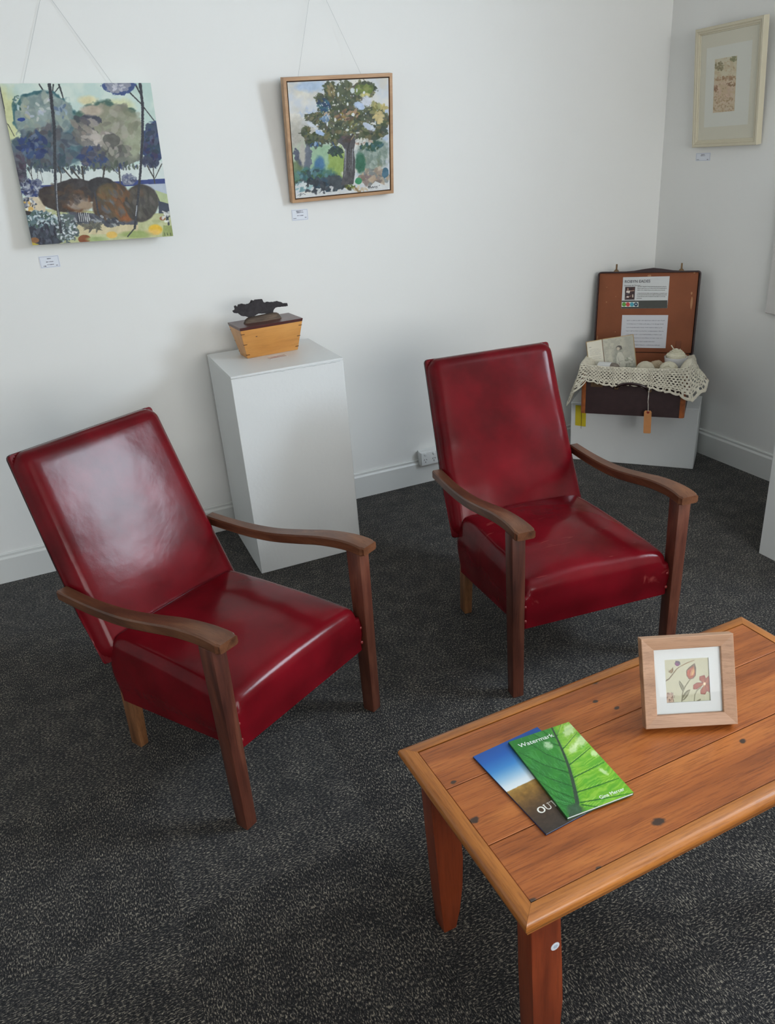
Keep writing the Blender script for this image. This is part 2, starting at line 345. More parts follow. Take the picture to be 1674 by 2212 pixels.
def glass_mat():
    m, nt, b = newmat('window_glass'); nt.nodes.remove(b); out = nt.nodes['Material Output']
    t = node(nt, 'ShaderNodeBsdfTransparent'); g = node(nt, 'ShaderNodeBsdfGlossy'); g.inputs['Roughness'].default_value = .02
    mx = node(nt, 'ShaderNodeMixShader'); mx.inputs[0].default_value = .05
    nt.links.new(t.outputs[0], mx.inputs[1]); nt.links.new(g.outputs[0], mx.inputs[2]); nt.links.new(mx.outputs[0], out.inputs[0]); return m
M_glass = glass_mat()
def win_frame(name, along, a0, a1, b0, b1, c0, c1, nmul):
    """frame bars; along='y' for wall at x=0 (c = x range) or 'x' for wall at y (c = y range)"""
    bm = bmesh.new(); w = .045
    def B(p0, p1, q0, q1):
        if along == 'y': box(bm, c0, c1, p0, p1, q0, q1, .003)
        else: box(bm, p0, p1, c0, c1, q0, q1, .003)
    B(a0, a1, b0, b0+w); B(a0, a1, b1-w, b1); B(a0, a0+w, b0+w, b1-w); B(a1-w, a1, b0+w, b1-w)
    for k in range(1, nmul+1):
        m = a0+(a1-a0)*k/(nmul+1); B(m-.02, m+.02, b0+w, b1-w)
    o = struct(name, bm, M_winframe)
    g = bmesh.new(); cm = (c0+c1)/2
    if along == 'y': box(g, cm-.003, cm+.003, a0+w, a1-w, b0+w, b1-w)
    else: box(g, a0+w, a1-w, cm-.003, cm+.003, b0+w, b1-w)
    mkobj('window_pane', g, M_glass, o, smooth=False)
win_frame('window_1', 'y', y0, y1, z0, z1, .06, .10, 1)
win_frame('window_2', 'x', x0, x1, zz0, zz1, RY0-.10, RY0-.06, 2)
def skirting(name, p0, p1, n):
    """baseboard from p0 to p1, n = inward normal"""
    bm = bmesh.new(); prof = [(0, 0), (.015, 0), (.015, .108), (.0125, .112), (.009, .117), (.009, .127), (.006, .131), (0, .131)]
    a = [bm.verts.new((p0[0]+n[0]*d, p0[1]+n[1]*d, z)) for d, z in prof]; b = [bm.verts.new((p1[0]+n[0]*d, p1[1]+n[1]*d, z)) for d, z in prof]
    bm.faces.new(a); bm.faces.new(b[::-1])
    for i in range(len(prof)): bm.faces.new((a[i], a[(i+1) % len(prof)], b[(i+1) % len(prof)], b[i]))
    struct(name, bm, M_trim)
skirting('baseboard_back', (RX0, 0), (0, 0), (0, -1)); skirting('baseboard_right', (0, RY0), (0, -.015), (-1, 0))
skirting('baseboard_left', (RX0, RY0), (RX0, -.015), (1, 0)); skirting('baseboard_front', (RX0+.015, RY0), (-.015, RY0), (0, 1))
#@@PART2

# ------------------------------------------------------------------ armchairs
def smooth_curve(pts, n):
    """Catmull-Rom through 2D/3D points"""
    P = [Vector(p) for p in pts]; P = [P[0]*2-P[1]]+P+[P[-1]*2-P[-2]]; out = []
    for i in range(1, len(P)-2):
        for k in range(n):
            t = k/n; a, b, c, d = P[i-1], P[i], P[i+1], P[i+2]
            out.append(.5*((2*b)+(c-a)*t+(2*a-5*b+4*c-d)*t*t+(3*b-a-3*c+d)*t**3))
    out.append(P[-2]); return out
def edge_samples(n_in, r, L):
    """samples 0..L clustered at the ends"""
    e = [r*(1-math.cos(PI/2*k/7)) for k in range(8)]
    mid = [r+(L-2*r)*k/n_in for k in range(1, n_in)]
    return e+mid+[L-q for q in reversed(e)]
def cushion(F, L, hw, thick, r, dome, bottom, bulge=.006, nin=26, wob=0, seed=0, domef=None, rc=.02):
    """padded slab. F(x, v, h)->point; v along length 0..L; hw(v) half width; rises to thick, skirt falls to bottom(v)"""
    F0 = F
    def F(x, v, h):
        w_ = hw(v); dx = w_-abs(x); dy = min(v, L-v); ex = max(0, rc-dx); ey = max(0, rc-dy)
        if ex > 0 and ey > 0:
            f = max(ex, ey)/math.hypot(ex, ey); ex *= f; ey *= f; x = math.copysign(w_-(rc-ex), x); v = rc-ey if v < L/2 else L-(rc-ey)
        return F0(x, v, h)
    bm = bmesh.new(); us = edge_samples(nin, r, 2.0*hw(L/2)); us = [q/(2*hw(L/2))*2-1 for q in us]; vs = edge_samples(nin, r, L)
    rows = []
    for v in vs:
        row = []
        for u in us:
            x = u*hw(v); dx = hw(v)-abs(x); dy = min(v, L-v)
            ax = max(0, 1-dx/r); ay = max(0, 1-dy/r); a = min(1.0, math.hypot(ax, ay)); drop = r*(1-math.sqrt(1-a*a))
            q = max(0, 1-u*u); s = max(0, 1-(2*v/L-1)**2)
            h = thick-drop+dome*(q**.6)*(s**.6)
            if domef: h += domef(u, v/L)
            if wob: h += wob*(mnoise.noise(Vector((x*9+seed, v*9, seed)))*(min(1, dx/.05+.15)))
            row.append(bm.verts.new(F(x, v, h)))
        rows.append(row)
    for a, b in zip(rows, rows[1:]):
        for k in range(len(a)-1): bm.faces.new((a[k], a[k+1], b[k+1], b[k]))
    nu, nv = len(us), len(vs)
    per = [(0, k) for k in range(nu)]+[(j, nu-1) for j in range(1, nv)]+[(nv-1, k) for k in range(nu-2, -1, -1)]+[(j, 0) for j in range(nv-2, 0, -1)]
    prev = [rows[j][k] for j, k in per]; N = len(per); S = 7
    for s in range(1, S+1):
        t = s/S; ring = []
        for j, k in per:
            x = us[k]*hw(vs[j]); v = vs[j]; top = thick-r; h = top+(bottom(v)-top)*t; bl = bulge*math.sin(PI*min(1, t*1.25))if t < .8 else 0
            if wob: bl += wob*.5*mnoise.noise(Vector((x*14+seed, v*14, h*12)))*math.sin(PI*t)
            if k == 0: x -= bl
            elif k == nu-1: x += bl
            if j == 0: v -= bl*.6
            ring.append(bm.verts.new(F(x, v, h)))
        for i in range(N): bm.faces.new((prev[i], ring[i], ring[(i+1) % N], prev[(i+1) % N]))
        prev = ring
    bm.faces.new(prev)
    return bm
YO = .43
ARM_TOP = [(.128, .586), (.17, .591), (.22, .590), (.30, .580), (.40, .559), (.50, .540), (.60, .530), (.70, .527), (.80, .529)]
def make_chair(label, loc, rz, seatdome, wob, seed, seat_mat):
    t = empty('armchair', loc, rz, label, 'armchair', 'red vinyl armchairs')
    # seat box
    hwf = lambda v: .250-.014*(v/.53)
    zt = lambda v: .372+.010*min(1, v/.2)
    F = lambda x, v, h: Vector((x, .176+v-YO, h))
    bm = cushion(F, .53, hwf, .378, .035, seatdome, lambda v: .235-.138*v, bulge=.008, wob=wob, seed=seed, rc=.012)
    seat = mkobj('seat', bm, seat_mat, t, sharp=60)
    # piping along the seat's bottom front edge
    # backrest: slab along a leaning plane
    A = Vector((0, .665, .318)); B = Vector((0, .910, .901)); d = (B-A); L = d.length; d.normalize(); nrm = Vector((0, -d.z, d.y))
    hwb = lambda v: .2600-.0215*(v/L)
    def FB(x, v, h):
        p = A+d*v+nrm*(h-.062); p.y += .005*math.sin(PI*min(1, v/L)); return Vector((p.x+x, p.y-YO, p.z))
    bm = cushion(FB, L, hwb, .062, .042, .004, lambda v: .034*max(0, 1-v/.14), bulge=.003, wob=wob*.5, seed=seed+5,
                 domef=lambda u, w: .004*math.exp(-((w-.25)/.2)**2)*(1-u*u), rc=.010)
    back = mkobj('backrest', bm, M_leather, t, sharp=60)
    # black welt along the back rim of the backrest
    bm = bmesh.new(); rc = .010; pts = [FB(-hwb(v), v, .002) for v in (.15, L*.5, L-rc)]+[FB(-hwb(L)+rc*(1-math.cos(a)), L-rc+rc*math.sin(a), .002) for a in (.5, 1.0, 1.57)]
    pts += [FB(hwb(L)-rc*(1-math.cos(a)), L-rc+rc*math.sin(a), .002) for a in (1.57, 1.0, .5)]+[FB(hwb(v), v, .002) for v in (L-rc, L*.5, .15)]
    tube(bm, pts, .0026, 6); mkobj('welt', bm, M_welt, back)
    # arms
    for s in (-1, 1):
        bm = bmesh.new(); top = smooth_curve(ARM_TOP, 6); rows = []
        n = len(top)
        for i, p in enumerate(top):
            f = i/(n-1); yy, zz = p[0]-YO, p[1]
            xo = .2945-.006*f; xi = .2320+.020*min(1, f*1.15)      # outer / inner edge
            if f < .03: xo -= .004; xi += .004; 
            th = .030 if f > .05 else .024+.006*f/.05
            c = .004
            P = [(xo-c, zz), (xo, zz-c), (xo, zz-th+c), (xo-c, zz-th), (xi+c, zz-th), (xi, zz-th+c), (xi, zz-c), (xi+c, zz)]
            rows.append([bm.verts.new((s*x, yy, z)) for x, z in P])
        for a, b in zip(rows, rows[1:]):
            for k in range(8): bm.faces.new((a[k], a[(k+1) % 8], b[(k+1) % 8], b[k]))
        bm.faces.new(rows[0]); bm.faces.new(rows[-1][::-1])
        mkobj('armrest', bm, M_brown, t, sharp=28)
    # legs
    for s in (-1, 1):
        bm = bmesh.new()
        b0 = [(s*.288, .163), (s*.252, .163), (s*.252, .203), (s*.288, .203)]; t0 = [(s*.292, .157), (s*.250, .157), (s*.250, .205), (s*.292, .205)]
        hexa(bm, [(x, y-YO, 0) for x, y in b0]+[(x, y-YO, .561) for x, y in t0], .003)
        mkobj('leg', bm, M_legbrown, t)
        bm = bmesh.new(); 
        b0 = [(s*.238, .664), (s*.210, .664), (s*.210, .711), (s*.238, .711)]; t0 = [(s*.236, .650), (s*.205, .650), (s*.205, .703), (s*.236, .703)]
        hexa(bm, [(x, y-YO, 0) for x, y in b0]+[(x, y-YO, .20) for x, y in t0], .003)
        mkobj('leg', bm, M_rearleg, t)
        # upholstery nails beside the leg, on the front and on the side
        for zz in (.262, .312):
            bm = bmesh.new(); lathe(bm, [(.0052, 0), (.0046, .002), (.0026, .0034), (.0004, .0038)], 12, Matrix.Translation((s*.2425, .1745-YO, zz)) @ Matrix.Rotation(PI/2, 4, 'X'))
            mkobj('stud', bm, M_stud, t)
            bm = bmesh.new(); lathe(bm, [(.0052, 0), (.0046, .002), (.0026, .0034), (.0004, .0038)], 12, Matrix.Translation((s*.2515, .213-YO, zz-.012)) @ Matrix.Rotation(s*PI/2, 4, 'Y'))
            mkobj('stud', bm, M_stud, t)
    return t
M_welt = plain('dark_welt', (38, 14, 16), rough=.5)
M_stud = plain('vinyl_stud', (128, 44, 42), rough=.3)
def chair_loc(X, Y, a):
    return (X-YO*math.sin(a), Y+YO*math.cos(a), 0)
make_chair('dark red vinyl armchair with wooden arms at left, smoother seat, tall white plinth behind it', chair_loc(-2.471, -1.8238, .5274), .5274, .030, .0015, 1, M_leather)
make_chair('dark red vinyl armchair with wooden arms and creased seat, nearest the corner suitcase', chair_loc(-1.6575, -1.8919, -.1018), -.1018, .040, .0050, 8, M_leather_scuffed)

# ------------------------------------------------------------------ coffee table
TH = .4871; TW, TD = .9252, .4431; TIN = .0295
TROT = Matrix.Translation((-2.5141, -2.6828, 0)) @ Matrix.Rotation(.0317, 4, 'Z')
def tpt(x, y, z=TH): return TROT @ Vector((x, y, z))
M_top = wood('pine_panel', (132, 69, 27), (164, 91, 40), (188, 114, 54), 'x', rough=.30, coat=.45, scale=1.0, fine=.38, island=True,
             knots=[(.054, .313, 0, .0055), (.043, .219, 0, .009), (.317, .063, 0, .011), (.589, .133, 0, .007), (.467, .417, 0, .009), (.425, .365, 0, .006), (.449, .327, 0, .006), (.036, .036, 0, .008), (.745, .175, 0, .013), (.165, .034, 0, .006)])
M_border = wood('pine_moulding', (126, 70, 27), (162, 98, 40), (184, 117, 54), 'x', rough=.3, coat=.35, fine=.3)
M_borderY = wood('pine_moulding_short', (126, 70, 27), (162, 98, 40), (184, 117, 54), 'y', rough=.3, coat=.35, fine=.3)
M_tleg = wood('red_stained_leg', (92, 36, 16), (118, 50, 24), (134, 60, 30), 'z', rough=.36, coat=.2, fine=.2)
tb = empty('coffee_table', (0, 0, 0), 0, 'low orange pine coffee table with moulded edge, holding booklets and a small frame', 'coffee table')
tb.matrix_world = TROT
bm = bmesh.new()
ys = [TIN+.0012, .155, .300, TD-TIN-.0012]
for a, b in zip(ys, ys[1:]): box(bm, TIN+.0012, TW-TIN-.0012, a+.0009, b-.0009, TH-.022, TH-.0006, .0009, 1)
mkobj('tabletop', bm, M_top, tb, smooth=False)
bm = bmesh.new(); box(bm, TIN-.004, TW-TIN+.004, TIN-.004, TD-TIN+.004, TH-.0245, TH-.021); mkobj('backing_board', bm, plain('dark_gap', (40, 20, 12), .8), tb, smooth=False)
eprof = [(TIN, TH), (.013, TH), (.007, TH-.0012), (.003, TH-.004), (.0005, TH-.009), (0, TH-.014), (.001, TH-.0185), (.004, TH-.021), (.004, TH-.023), (.0065, TH-.0245), (.0075, TH-.0335), (.0300, TH-.0335), (TIN, TH-.02)]
def moulding(c0, c1, i0, i1, mat):
    """c0,c1 outer corners; i0,i1 unit inward diagonal (per inset)"""
    bm = bmesh.new(); a = []; b = []
    for ins, z in eprof:
        a.append(bm.verts.new((c0[0]+i0[0]*ins, c0[1]+i0[1]*ins, z))); b.append(bm.verts.new((c1[0]+i1[0]*ins, c1[1]+i1[1]*ins, z)))
    n = len(a)
    for i in range(n): bm.faces.new((a[i], a[(i+1) % n], b[(i+1) % n], b[i]))
    bm.faces.new(a[::-1]); bm.faces.new(b)
    mkobj('edge_moulding', bm, mat, tb, sharp=55)
g = .0002
moulding((g, 0), (TW-g, 0), (1, 1), (-1, 1), M_border); moulding((TW, g), (TW, TD-g), (-1, 1), (-1, -1), M_borderY)
moulding((TW-g, TD), (g, TD), (-1, -1), (1, -1), M_border); moulding((0, TD-g), (0, g), (1, -1), (1, 1), M_borderY)
for sx in (0, 1):
    for sy in (0, 1):
        bm = bmesh.new(); T_ = TH-.0335
        X = lambda q: q if sx == 0 else TW-q
        Y = lambda q: q if sy == 0 else TD-q
        # slab leg: outer face plumb, inner edge tapering towards the foot; slight splay outwards at the top
        out = [(.030, T_), (.034, .30), (.040, .10), (.044, 0)]
        inn = [(.088, T_), (.094, .30), (.098, .20), (.094, .12), (.085, .05), (.075, 0)]
        poly = [(X(a), z) for a, z in out]+[(X(a), z) for a, z in reversed(inn)]
        ya, yb = Y(.030), Y(.072)
        prism(bm, poly, ya, yb)
        bmesh.ops.bevel(bm, geom=[e for e in bm.edges], offset=.0025, segments=2, affect='EDGES', profile=.5)
        lg = mkobj('leg', bm, M_tleg, tb, sharp=35)
        if sx == 0 and sy == 0:
            bm = bmesh.new(); lathe(bm, [(.0085, 0), (.0085, .0006), (.007, .0010)], 28, Matrix.Translation((.0785, .030, .354)) @ Matrix.Rotation(PI/2, 4, 'X'))
            st = mkobj('round_sticker', bm, plain('sticker_white', (205, 212, 222), .3), lg, smooth=False); st['label'] = 'small round pale sticker on the leg'
            mt = plain('sticker_ink', (120, 140, 165), .5)
            bm = bmesh.new()
            for k, (w_, dz) in enumerate(((.007, .003), (.009, .0005), (.006, -.002))): box(bm, .0785-w_/2, .0785+w_/2, .0288, .0290, .354+dz-.0005, .354+dz+.0005)
            mkobj('sticker_print', bm, mt, st, smooth=False)
bm = bmesh.new(); box(bm, .10, TW-.10, .045, .063, TH-.075, TH-.0335, .002, 1); mkobj('apron', bm, M_tleg, tb)
bm = bmesh.new(); box(bm, .10, TW-.10, TD-.063, TD-.045, TH-.075, TH-.0335, .002, 1); mkobj('apron', bm, M_tleg, tb)

# ------------------------------------------------------------------ booklets
M_page = plain('paper_pages', (222, 226, 234), .55)
def booklet(name, TL, TR, BR, BL, z, thick, painter, label, nx, ny, quad, base, spine_col, curl=0):
    """flat booklet; corners in world xy; pages block + painted cover"""
    c = (Vector(TL)+Vector(TR)+Vector(BR)+Vector(BL))/4
    ex = ((Vector(TR)-Vector(TL))+(Vector(BR)-Vector(BL))); w = ex.length/2; ex.normalize(); h = ((Vector(TL)-Vector(BL)).length+(Vector(TR)-Vector(BR)).length)/2
    rz = math.atan2(ex.y, ex.x)
    e = empty(name, (c.x, c.y, z), rz, label, 'booklet')
    bm = bmesh.new(); box(bm, -w/2+.001, w/2-.0012, -h/2+.0012, h/2-.0012, .0006, thick-.0006, .0002, 1)
    mkobj('pages', bm, M_page, e, smooth=False)
    bm = bmesh.new(); box(bm, -w/2, w/2, -h/2, h/2, 0, .0005); box(bm, -w/2-.0004, -w/2+.0006, -h/2, h/2, 0, thick, .0003, 1)
    mkobj('back_cover', bm, plain(name+'_spine', spine_col, .35), e, smooth=False)
    cv = paint_panel('front_cover', w, h, .0004, nx, ny, quad, base, painter, M_cover, e)
    cv.rotation_euler = (-PI/2, 0, 0); cv.location = (0, -h/2, thick)
    return e, w, h, cv
M_cover = attr_mat('glossy_cover', rough=.28, coat=.35)
M_ink = plain('white_lettering', (240, 243, 240), .4)
def paint_leaf(P):   # crop units: 1010..1400 x 1540..1830 at 4.292
    X, Y = P.X, P.Y
    mid = [(795, 125), (860, 280), (905, 400), (940, 510), (965, 620), (985, 730), (1000, 830), (985, 880), (940, 945)]
    my = np.array([p[1] for p in mid]); mx = np.array([p[0] for p in mid]); xm = np.interp(Y, my, mx)
    side = np.clip((X-xm)/40, -1, 1)
    light = np.clip(.5+.5*side, 0, 1)
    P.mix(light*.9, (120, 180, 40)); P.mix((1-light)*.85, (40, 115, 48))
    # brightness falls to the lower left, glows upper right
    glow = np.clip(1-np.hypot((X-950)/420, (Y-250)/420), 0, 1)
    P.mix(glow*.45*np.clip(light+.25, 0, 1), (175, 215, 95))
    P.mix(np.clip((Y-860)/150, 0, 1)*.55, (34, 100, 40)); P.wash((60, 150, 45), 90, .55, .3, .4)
    # feathery venation streaks
    th = fbm(X/160, Y/160)*5; q = vnoise((X*.55+Y*.95+th*26)/11, (X*.25-Y*.2)/40); P.mix(np.clip((q-.55)/.2, 0, 1)*light*.25, (205, 226, 110)); P.mix(np.clip((.4-q)/.2, 0, 1)*.2, (50, 125, 38))
    q = vnoise((X*-.7+Y*.9+th*30)/9, X/55); P.mix((q > .66)*(1-light)*.28, (95, 165, 100))
    R = [((840, 215), (880, 110)), ((888, 335), (1025, 180)), ((945, 480), (1140, 325)), ((975, 600), (1258, 460)), ((1005, 735), (1385, 610)), ((1030, 830), (1515, 745)), ((1040, 850), (1250, 880))]
    Lf = [((840, 230), (700, 150)), ((858, 300), (620, 185)), ((905, 455), (560, 255)), ((935, 555), (490, 360)), ((960, 680), (540, 480)), ((975, 790), (620, 600)), ((985, 850), (700, 700)), ((985, 860), (780, 810))]
    for (a, b) in R+Lf:
        m_ = ((a[0]+b[0])/2, (a[1]+b[1])/2+10*(1 if b[0] < a[0] else -1)+12)
        P.stroke([a, m_, b], 13, (30, 92, 34), 6, alpha=.85)
        for k in range(7):   # pale halo plumes next to each vein
            t = .1+k*.12; x = a[0]+(b[0]-a[0])*t; y = a[1]+(b[1]-a[1])*t
            dx = 36 if b[0] > a[0] else -28
            P.stroke([(x, y-8), (x+dx, y-40)], 5, (205, 228, 130) if b[0] > a[0] else (90, 160, 95), 1.5, alpha=.55)
            P.stroke([(x, y+8), (x+dx*.8, y+22)], 4, (170, 210, 90) if b[0] > a[0] else (80, 150, 85), 1.5, alpha=.45)
    for b in ((960, 150, 45, 70), (1060, 260, 50, 60), (985, 330, 30, 50), (760, 300, 40, 30), (1250, 545, 50, 18), (1180, 380, 40, 30)):
        P.blob(*b, (235, 243, 215), rough=.5, rs=18, soft=.7, alpha=.6, rot=.6)
    P.stroke(mid, 14, (52, 72, 56), 44, rough=.08)
    P.blob(985, 900, 70, 55, (54, 84, 58), soft=.6, rs=40)
g4 = [(-2.3228, -2.3385), (-2.1865, -2.3465), (-2.2055, -2.5525), (-2.3405, -2.5465)]
Vz = TH
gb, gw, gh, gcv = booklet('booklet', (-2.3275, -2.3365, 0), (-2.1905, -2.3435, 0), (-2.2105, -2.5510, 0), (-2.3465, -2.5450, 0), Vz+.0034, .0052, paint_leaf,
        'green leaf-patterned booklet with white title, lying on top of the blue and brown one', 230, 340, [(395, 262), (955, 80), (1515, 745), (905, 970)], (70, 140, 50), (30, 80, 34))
fl = lambda x, y: Matrix.Translation((x, y, .0055)) @ Matrix.Rotation(0, 4, 'Z')
text_mesh('title_lettering', 'Watermark', .0150, M_ink, gb, fl(-gw/2+.0125, gh/2-.0240), .0001, width=.076)
text_mesh('author_lettering', 'Gina Mercer', .0110, M_ink, gb, fl(gw/2-.0615, -gh/2+.0115), .0001, width=.0515)
def paint_out(P):   # same crop units; u runs with the cover
    X, Y = P.X, P.Y
    # v: distance down the cover (0 top..1 bottom) along the long edge
    Hi = homog([(70, 405), (665, 125), (1330, 850), (715, 1120)], [(0, 1), (1, 1), (1, 0), (0, 0)]); q = Hi @ np.stack([X, Y, np.ones_like(X)]); u = q[0]/q[2]; v = 1-q[1]/q[2]
    stops = [(0, (32, 78, 150)), (.12, (34, 92, 168)), (.25, (62, 130, 190)), (.36, (140, 180, 208)), (.44, (204, 216, 222)), (.475, (214, 222, 226))]
    for k in range(3): P.C[:, k] = np.interp(v, [s[0] for s in stops], [s[1][k] for s in stops])
    hor = .485-.03*u+.02*np.sin(u*3)+.006*(vnoise(u*30, v*0+3)-.5)
    n = fbm(u*22, v*40)
    land = np.clip((v-hor)/.006, 0, 1)
    lc = np.stack([np.interp(v, [.48, .56, .68, .8, 1], [c[k] for c in ((158, 124, 62), (142, 104, 46), (98, 72, 40), (70, 54, 40), (58, 50, 44))]) for k in range(3)], 1)
    lc = lc*(.82+.36*n[:, None]); m = land[:, None]; P.C = P.C*(1-m)+lc*m
    # lettering O U T E along a baseline, serifed strokes, in cover coordinates
    def W_(a, b, w_, c=(238, 236, 226)):
        d0 = np.array(a); d1 = np.array(b); L2 = ((d1-d0)**2).sum()+1e-12
        pu, pv = u*.150, v*.211; t = np.clip(((pu-d0[0])*(d1[0]-d0[0])+(pv-d0[1])*(d1[1]-d0[1]))/L2, 0, 1)
        d = np.hypot(pu-d0[0]-t*(d1[0]-d0[0]), pv-d0[1]-t*(d1[1]-d0[1])); P.mix(np.clip((w_/2-d)/.0003+.5, 0, 1), c)
    b = .1728; hh = .0128; x = .0195
    pu, pv = u*.150, v*.211; e = np.hypot((pu-x-.0062)/.0062, (pv-b+hh/2)/(hh/2)); w_ = .16+.10*np.abs((pu-x-.0062)/.0062); P.mix(np.clip((w_-np.abs(e-.9))/.06, 0, 1), (238, 236, 226))
    x = .0355; W_((x, b-hh), (x, b-.0045), .0018); W_((x+.0085, b-hh), (x+.0085, b-.0045), .0011)
    for k in range(8):
        a0, a1 = PI*k/8, PI*(k+1)/8; c0 = (x+.00425-.00425*math.cos(a0), b-.0045+.0042*math.sin(a0)); c1 = (x+.00425-.00425*math.cos(a1), b-.0045+.0042*math.sin(a1)); W_(c0, c1, .0014)
    for xx in (x, x+.0085): W_((xx-.002, b-hh), (xx+.002, b-hh), .0007)
    x = .0475; W_((x, b-hh), (x+.0095, b-hh), .0009); W_((x+.00475, b-hh), (x+.00475, b), .0019); W_((x+.003, b), (x+.0065, b), .0008)
    for xx in (x, x+.0095): W_((xx, b-hh), (xx, b-hh+.0025), .0007)
    x = .0600; W_((x+.001, b-hh), (x+.001, b), .0018); W_((x-.001, b-hh), (x+.0075, b-hh), .0008); W_((x+.001, b-hh/2), (x+.006, b-hh/2), .0008); W_((x-.001, b), (x+.008, b), .0008)
    W_((x+.0075, b-hh), (x+.0075, b-hh+.0022), .0007); W_((x+.008, b), (x+.008, b-.0025), .0007)
booklet('booklet', (-2.4060, -2.3335, 0), (-2.2545, -2.3215, 0), (-2.2375, -2.5405, 0), (-2.3950, -2.5545, 0), Vz+.0002, .0032, paint_out,
        'booklet with blue sky and brown plain cover, partly under the green one', 230, 320, [(70, 405), (665, 125), (1330, 850), (715, 1120)], (60, 100, 150), (22, 40, 80))

# ------------------------------------------------------------------ small picture frame on the table
M_oak = wood('pale_oak_frame', (150, 112, 84), (176, 136, 106), (192, 154, 124), 'x', rough=.45, fine=.2)
M_oakz = wood('pale_oak_frame_upright', (150, 112, 84), (176, 136, 106), (192, 154, 124), 'z', rough=.45, fine=.2)
M_mat = plain('white_mount', (208, 213, 214), .7, bump=.05, bscale=500)
M_art = attr_mat('painted_art', rough=.55, bump=.15, bscale=150)
def pic_glass(nm):
    m, nt, b = newmat(nm); nt.nodes.remove(b); out = nt.nodes['Material Output']
    t = node(nt, 'ShaderNodeBsdfTransparent'); g_ = node(nt, 'ShaderNodeBsdfGlossy'); g_.inputs['Roughness'].default_value = .01
    lw = node(nt, 'ShaderNodeLayerWeight'); pw = node(nt, 'ShaderNodeMath', operation='POWER'); pw.inputs[1].default_value = 4; nt.links.new(lw.outputs['Facing'], pw.inputs[0])
    fr = node(nt, 'ShaderNodeMath', operation='MULTIPLY_ADD'); nt.links.new(pw.outputs[0], fr.inputs[0]); fr.inputs[1].default_value = .2; fr.inputs[2].default_value = .007; mx = node(nt, 'ShaderNodeMixShader')
    nt.links.new(fr.outputs[0], mx.inputs[0]); nt.links.new(t.outputs[0], mx.inputs[1]); nt.links.new(g_.outputs[0], mx.inputs[2]); nt.links.new(mx.outputs[0], out.inputs[0]); return m
M_pglass = pic_glass('picture_glass')
def paint_flower(P):   # units: crop 5 (6.438x, origin 1360,1350)
    X, Y = P.X, P.Y
    P.wash((172, 172, 146), 80, .5, .5, .5); q = vnoise(X/7, Y/160); P.mix((q > .6)*.25, (196, 196, 170))
    br = (104, 92, 70)
    P.stroke([(455, 810), (520, 770), (590, 680), (640, 610), (710, 570), (800, 520), (905, 485)], 20, (128, 112, 84), 14, rough=.5)
    P.stroke([(455, 815), (530, 760), (600, 660)], 8, (70, 62, 50), 6, rough=.5); P.stroke([(720, 565), (830, 515), (900, 485)], 7, (150, 122, 80), 6, rough=.6)
    P.blob(650, 530, 42, 42, (84, 66, 92), rough=.2, rs=20, rot=.5); P.blob(645, 540, 30, 26, (118, 62, 108), rough=.2, rs=20); P.stroke([(620, 492), (690, 545)], 12, (62, 62, 82)); P.stroke([(640, 575), (650, 600)], 8, (205, 200, 180)); P.stroke([(690, 570), (700, 590)], 10, (190, 185, 165))
    P.poly([(500, 665), (575, 595), (590, 640), (560, 690)], (132, 112, 82)); P.stroke([(500, 625), (540, 680)], 7, br); P.stroke([(575, 595), (580, 660)], 9, br)
    P.stroke([(725, 1135), (735, 1000), (770, 900), (845, 790)], 17, (110, 108, 84), 14, rough=.3)
    P.poly([(830, 780), (790, 720), (788, 640), (830, 590), (920, 525), (945, 600), (940, 720), (900, 775)], (104, 90, 74))
    P.poly([(838, 770), (800, 715), (800, 645), (850, 605), (905, 570), (925, 640), (925, 715), (890, 760)], (158, 86, 66), var=26, vs=16)
    P.poly([(848, 730), (870, 640), (905, 590), (915, 670), (890, 720)], (206, 160, 108), var=30, vs=12); P.stroke([(815, 700), (825, 640)], 14, (190, 92, 60)); P.stroke([(850, 745), (900, 600)], 6, (120, 60, 52))
    P.poly([(680, 795), (740, 870), (765, 930), (745, 985), (705, 920), (675, 850)], (104, 104, 80)); P.stroke([(690, 830), (748, 960)], 9, (150, 148, 124))
    P.poly([(725, 1120), (745, 1020), (800, 955), (860, 935), (820, 1040), (770, 1100)], (112, 110, 86)); P.stroke([(745, 1090), (830, 970)], 14, (160, 158, 132))
    P.stroke([(920, 1120), (930, 1020), (965, 950), (1020, 915)], 12, (110, 108, 84)); P.poly([(950, 1120), (1020, 1085), (1025, 1110), (990, 1122)], (112, 108, 84))
    for pl in ([(1070, 850), (1000, 790), (1000, 740), (1075, 715), (1100, 780)], [(1080, 850), (1110, 760), (1150, 720), (1160, 840)], [(1070, 860), (960, 935), (905, 935), (905, 870), (960, 835), (1040, 835)], [(1075, 870), (1015, 960), (1025, 1010), (1090, 1015), (1120, 960)], [(1085, 860), (1120, 960), (1160, 985), (1160, 850)]):
        P.poly(pl, (150, 82, 70), var=26, vs=14); P.stroke(pl+[pl[0]], 7, (112, 62, 56), rough=.4)
        cx = sum(p[0] for p in pl)/len(pl); cy = sum(p[1] for p in pl)/len(pl); P.stroke([(1078, 855), (cx, cy)], 14, (205, 158, 112), 6, alpha=.8)
    P.blob(1080, 850, 22, 22, (212, 190, 160), rs=12)
    P.blob(520, 1090, 75, 95, (176, 152, 132), rough=.4, rs=20)
    for k in range(16): x = 485+P.rng.rand()*120; y = 985+P.rng.rand()*140; P.stroke([(x, y), (x+22*P.rng.rand(), y+4)], 8, (72, 52, 46)); P.stroke([(x, y), (x+6, y+40)], 6, (110, 84, 74))
lean = .40; S_ = .1785
e = empty('small_picture_frame', (-1.997, -2.469, TH+.0103), 0, 'small square oak-framed flower picture standing on the coffee table', 'picture frame')
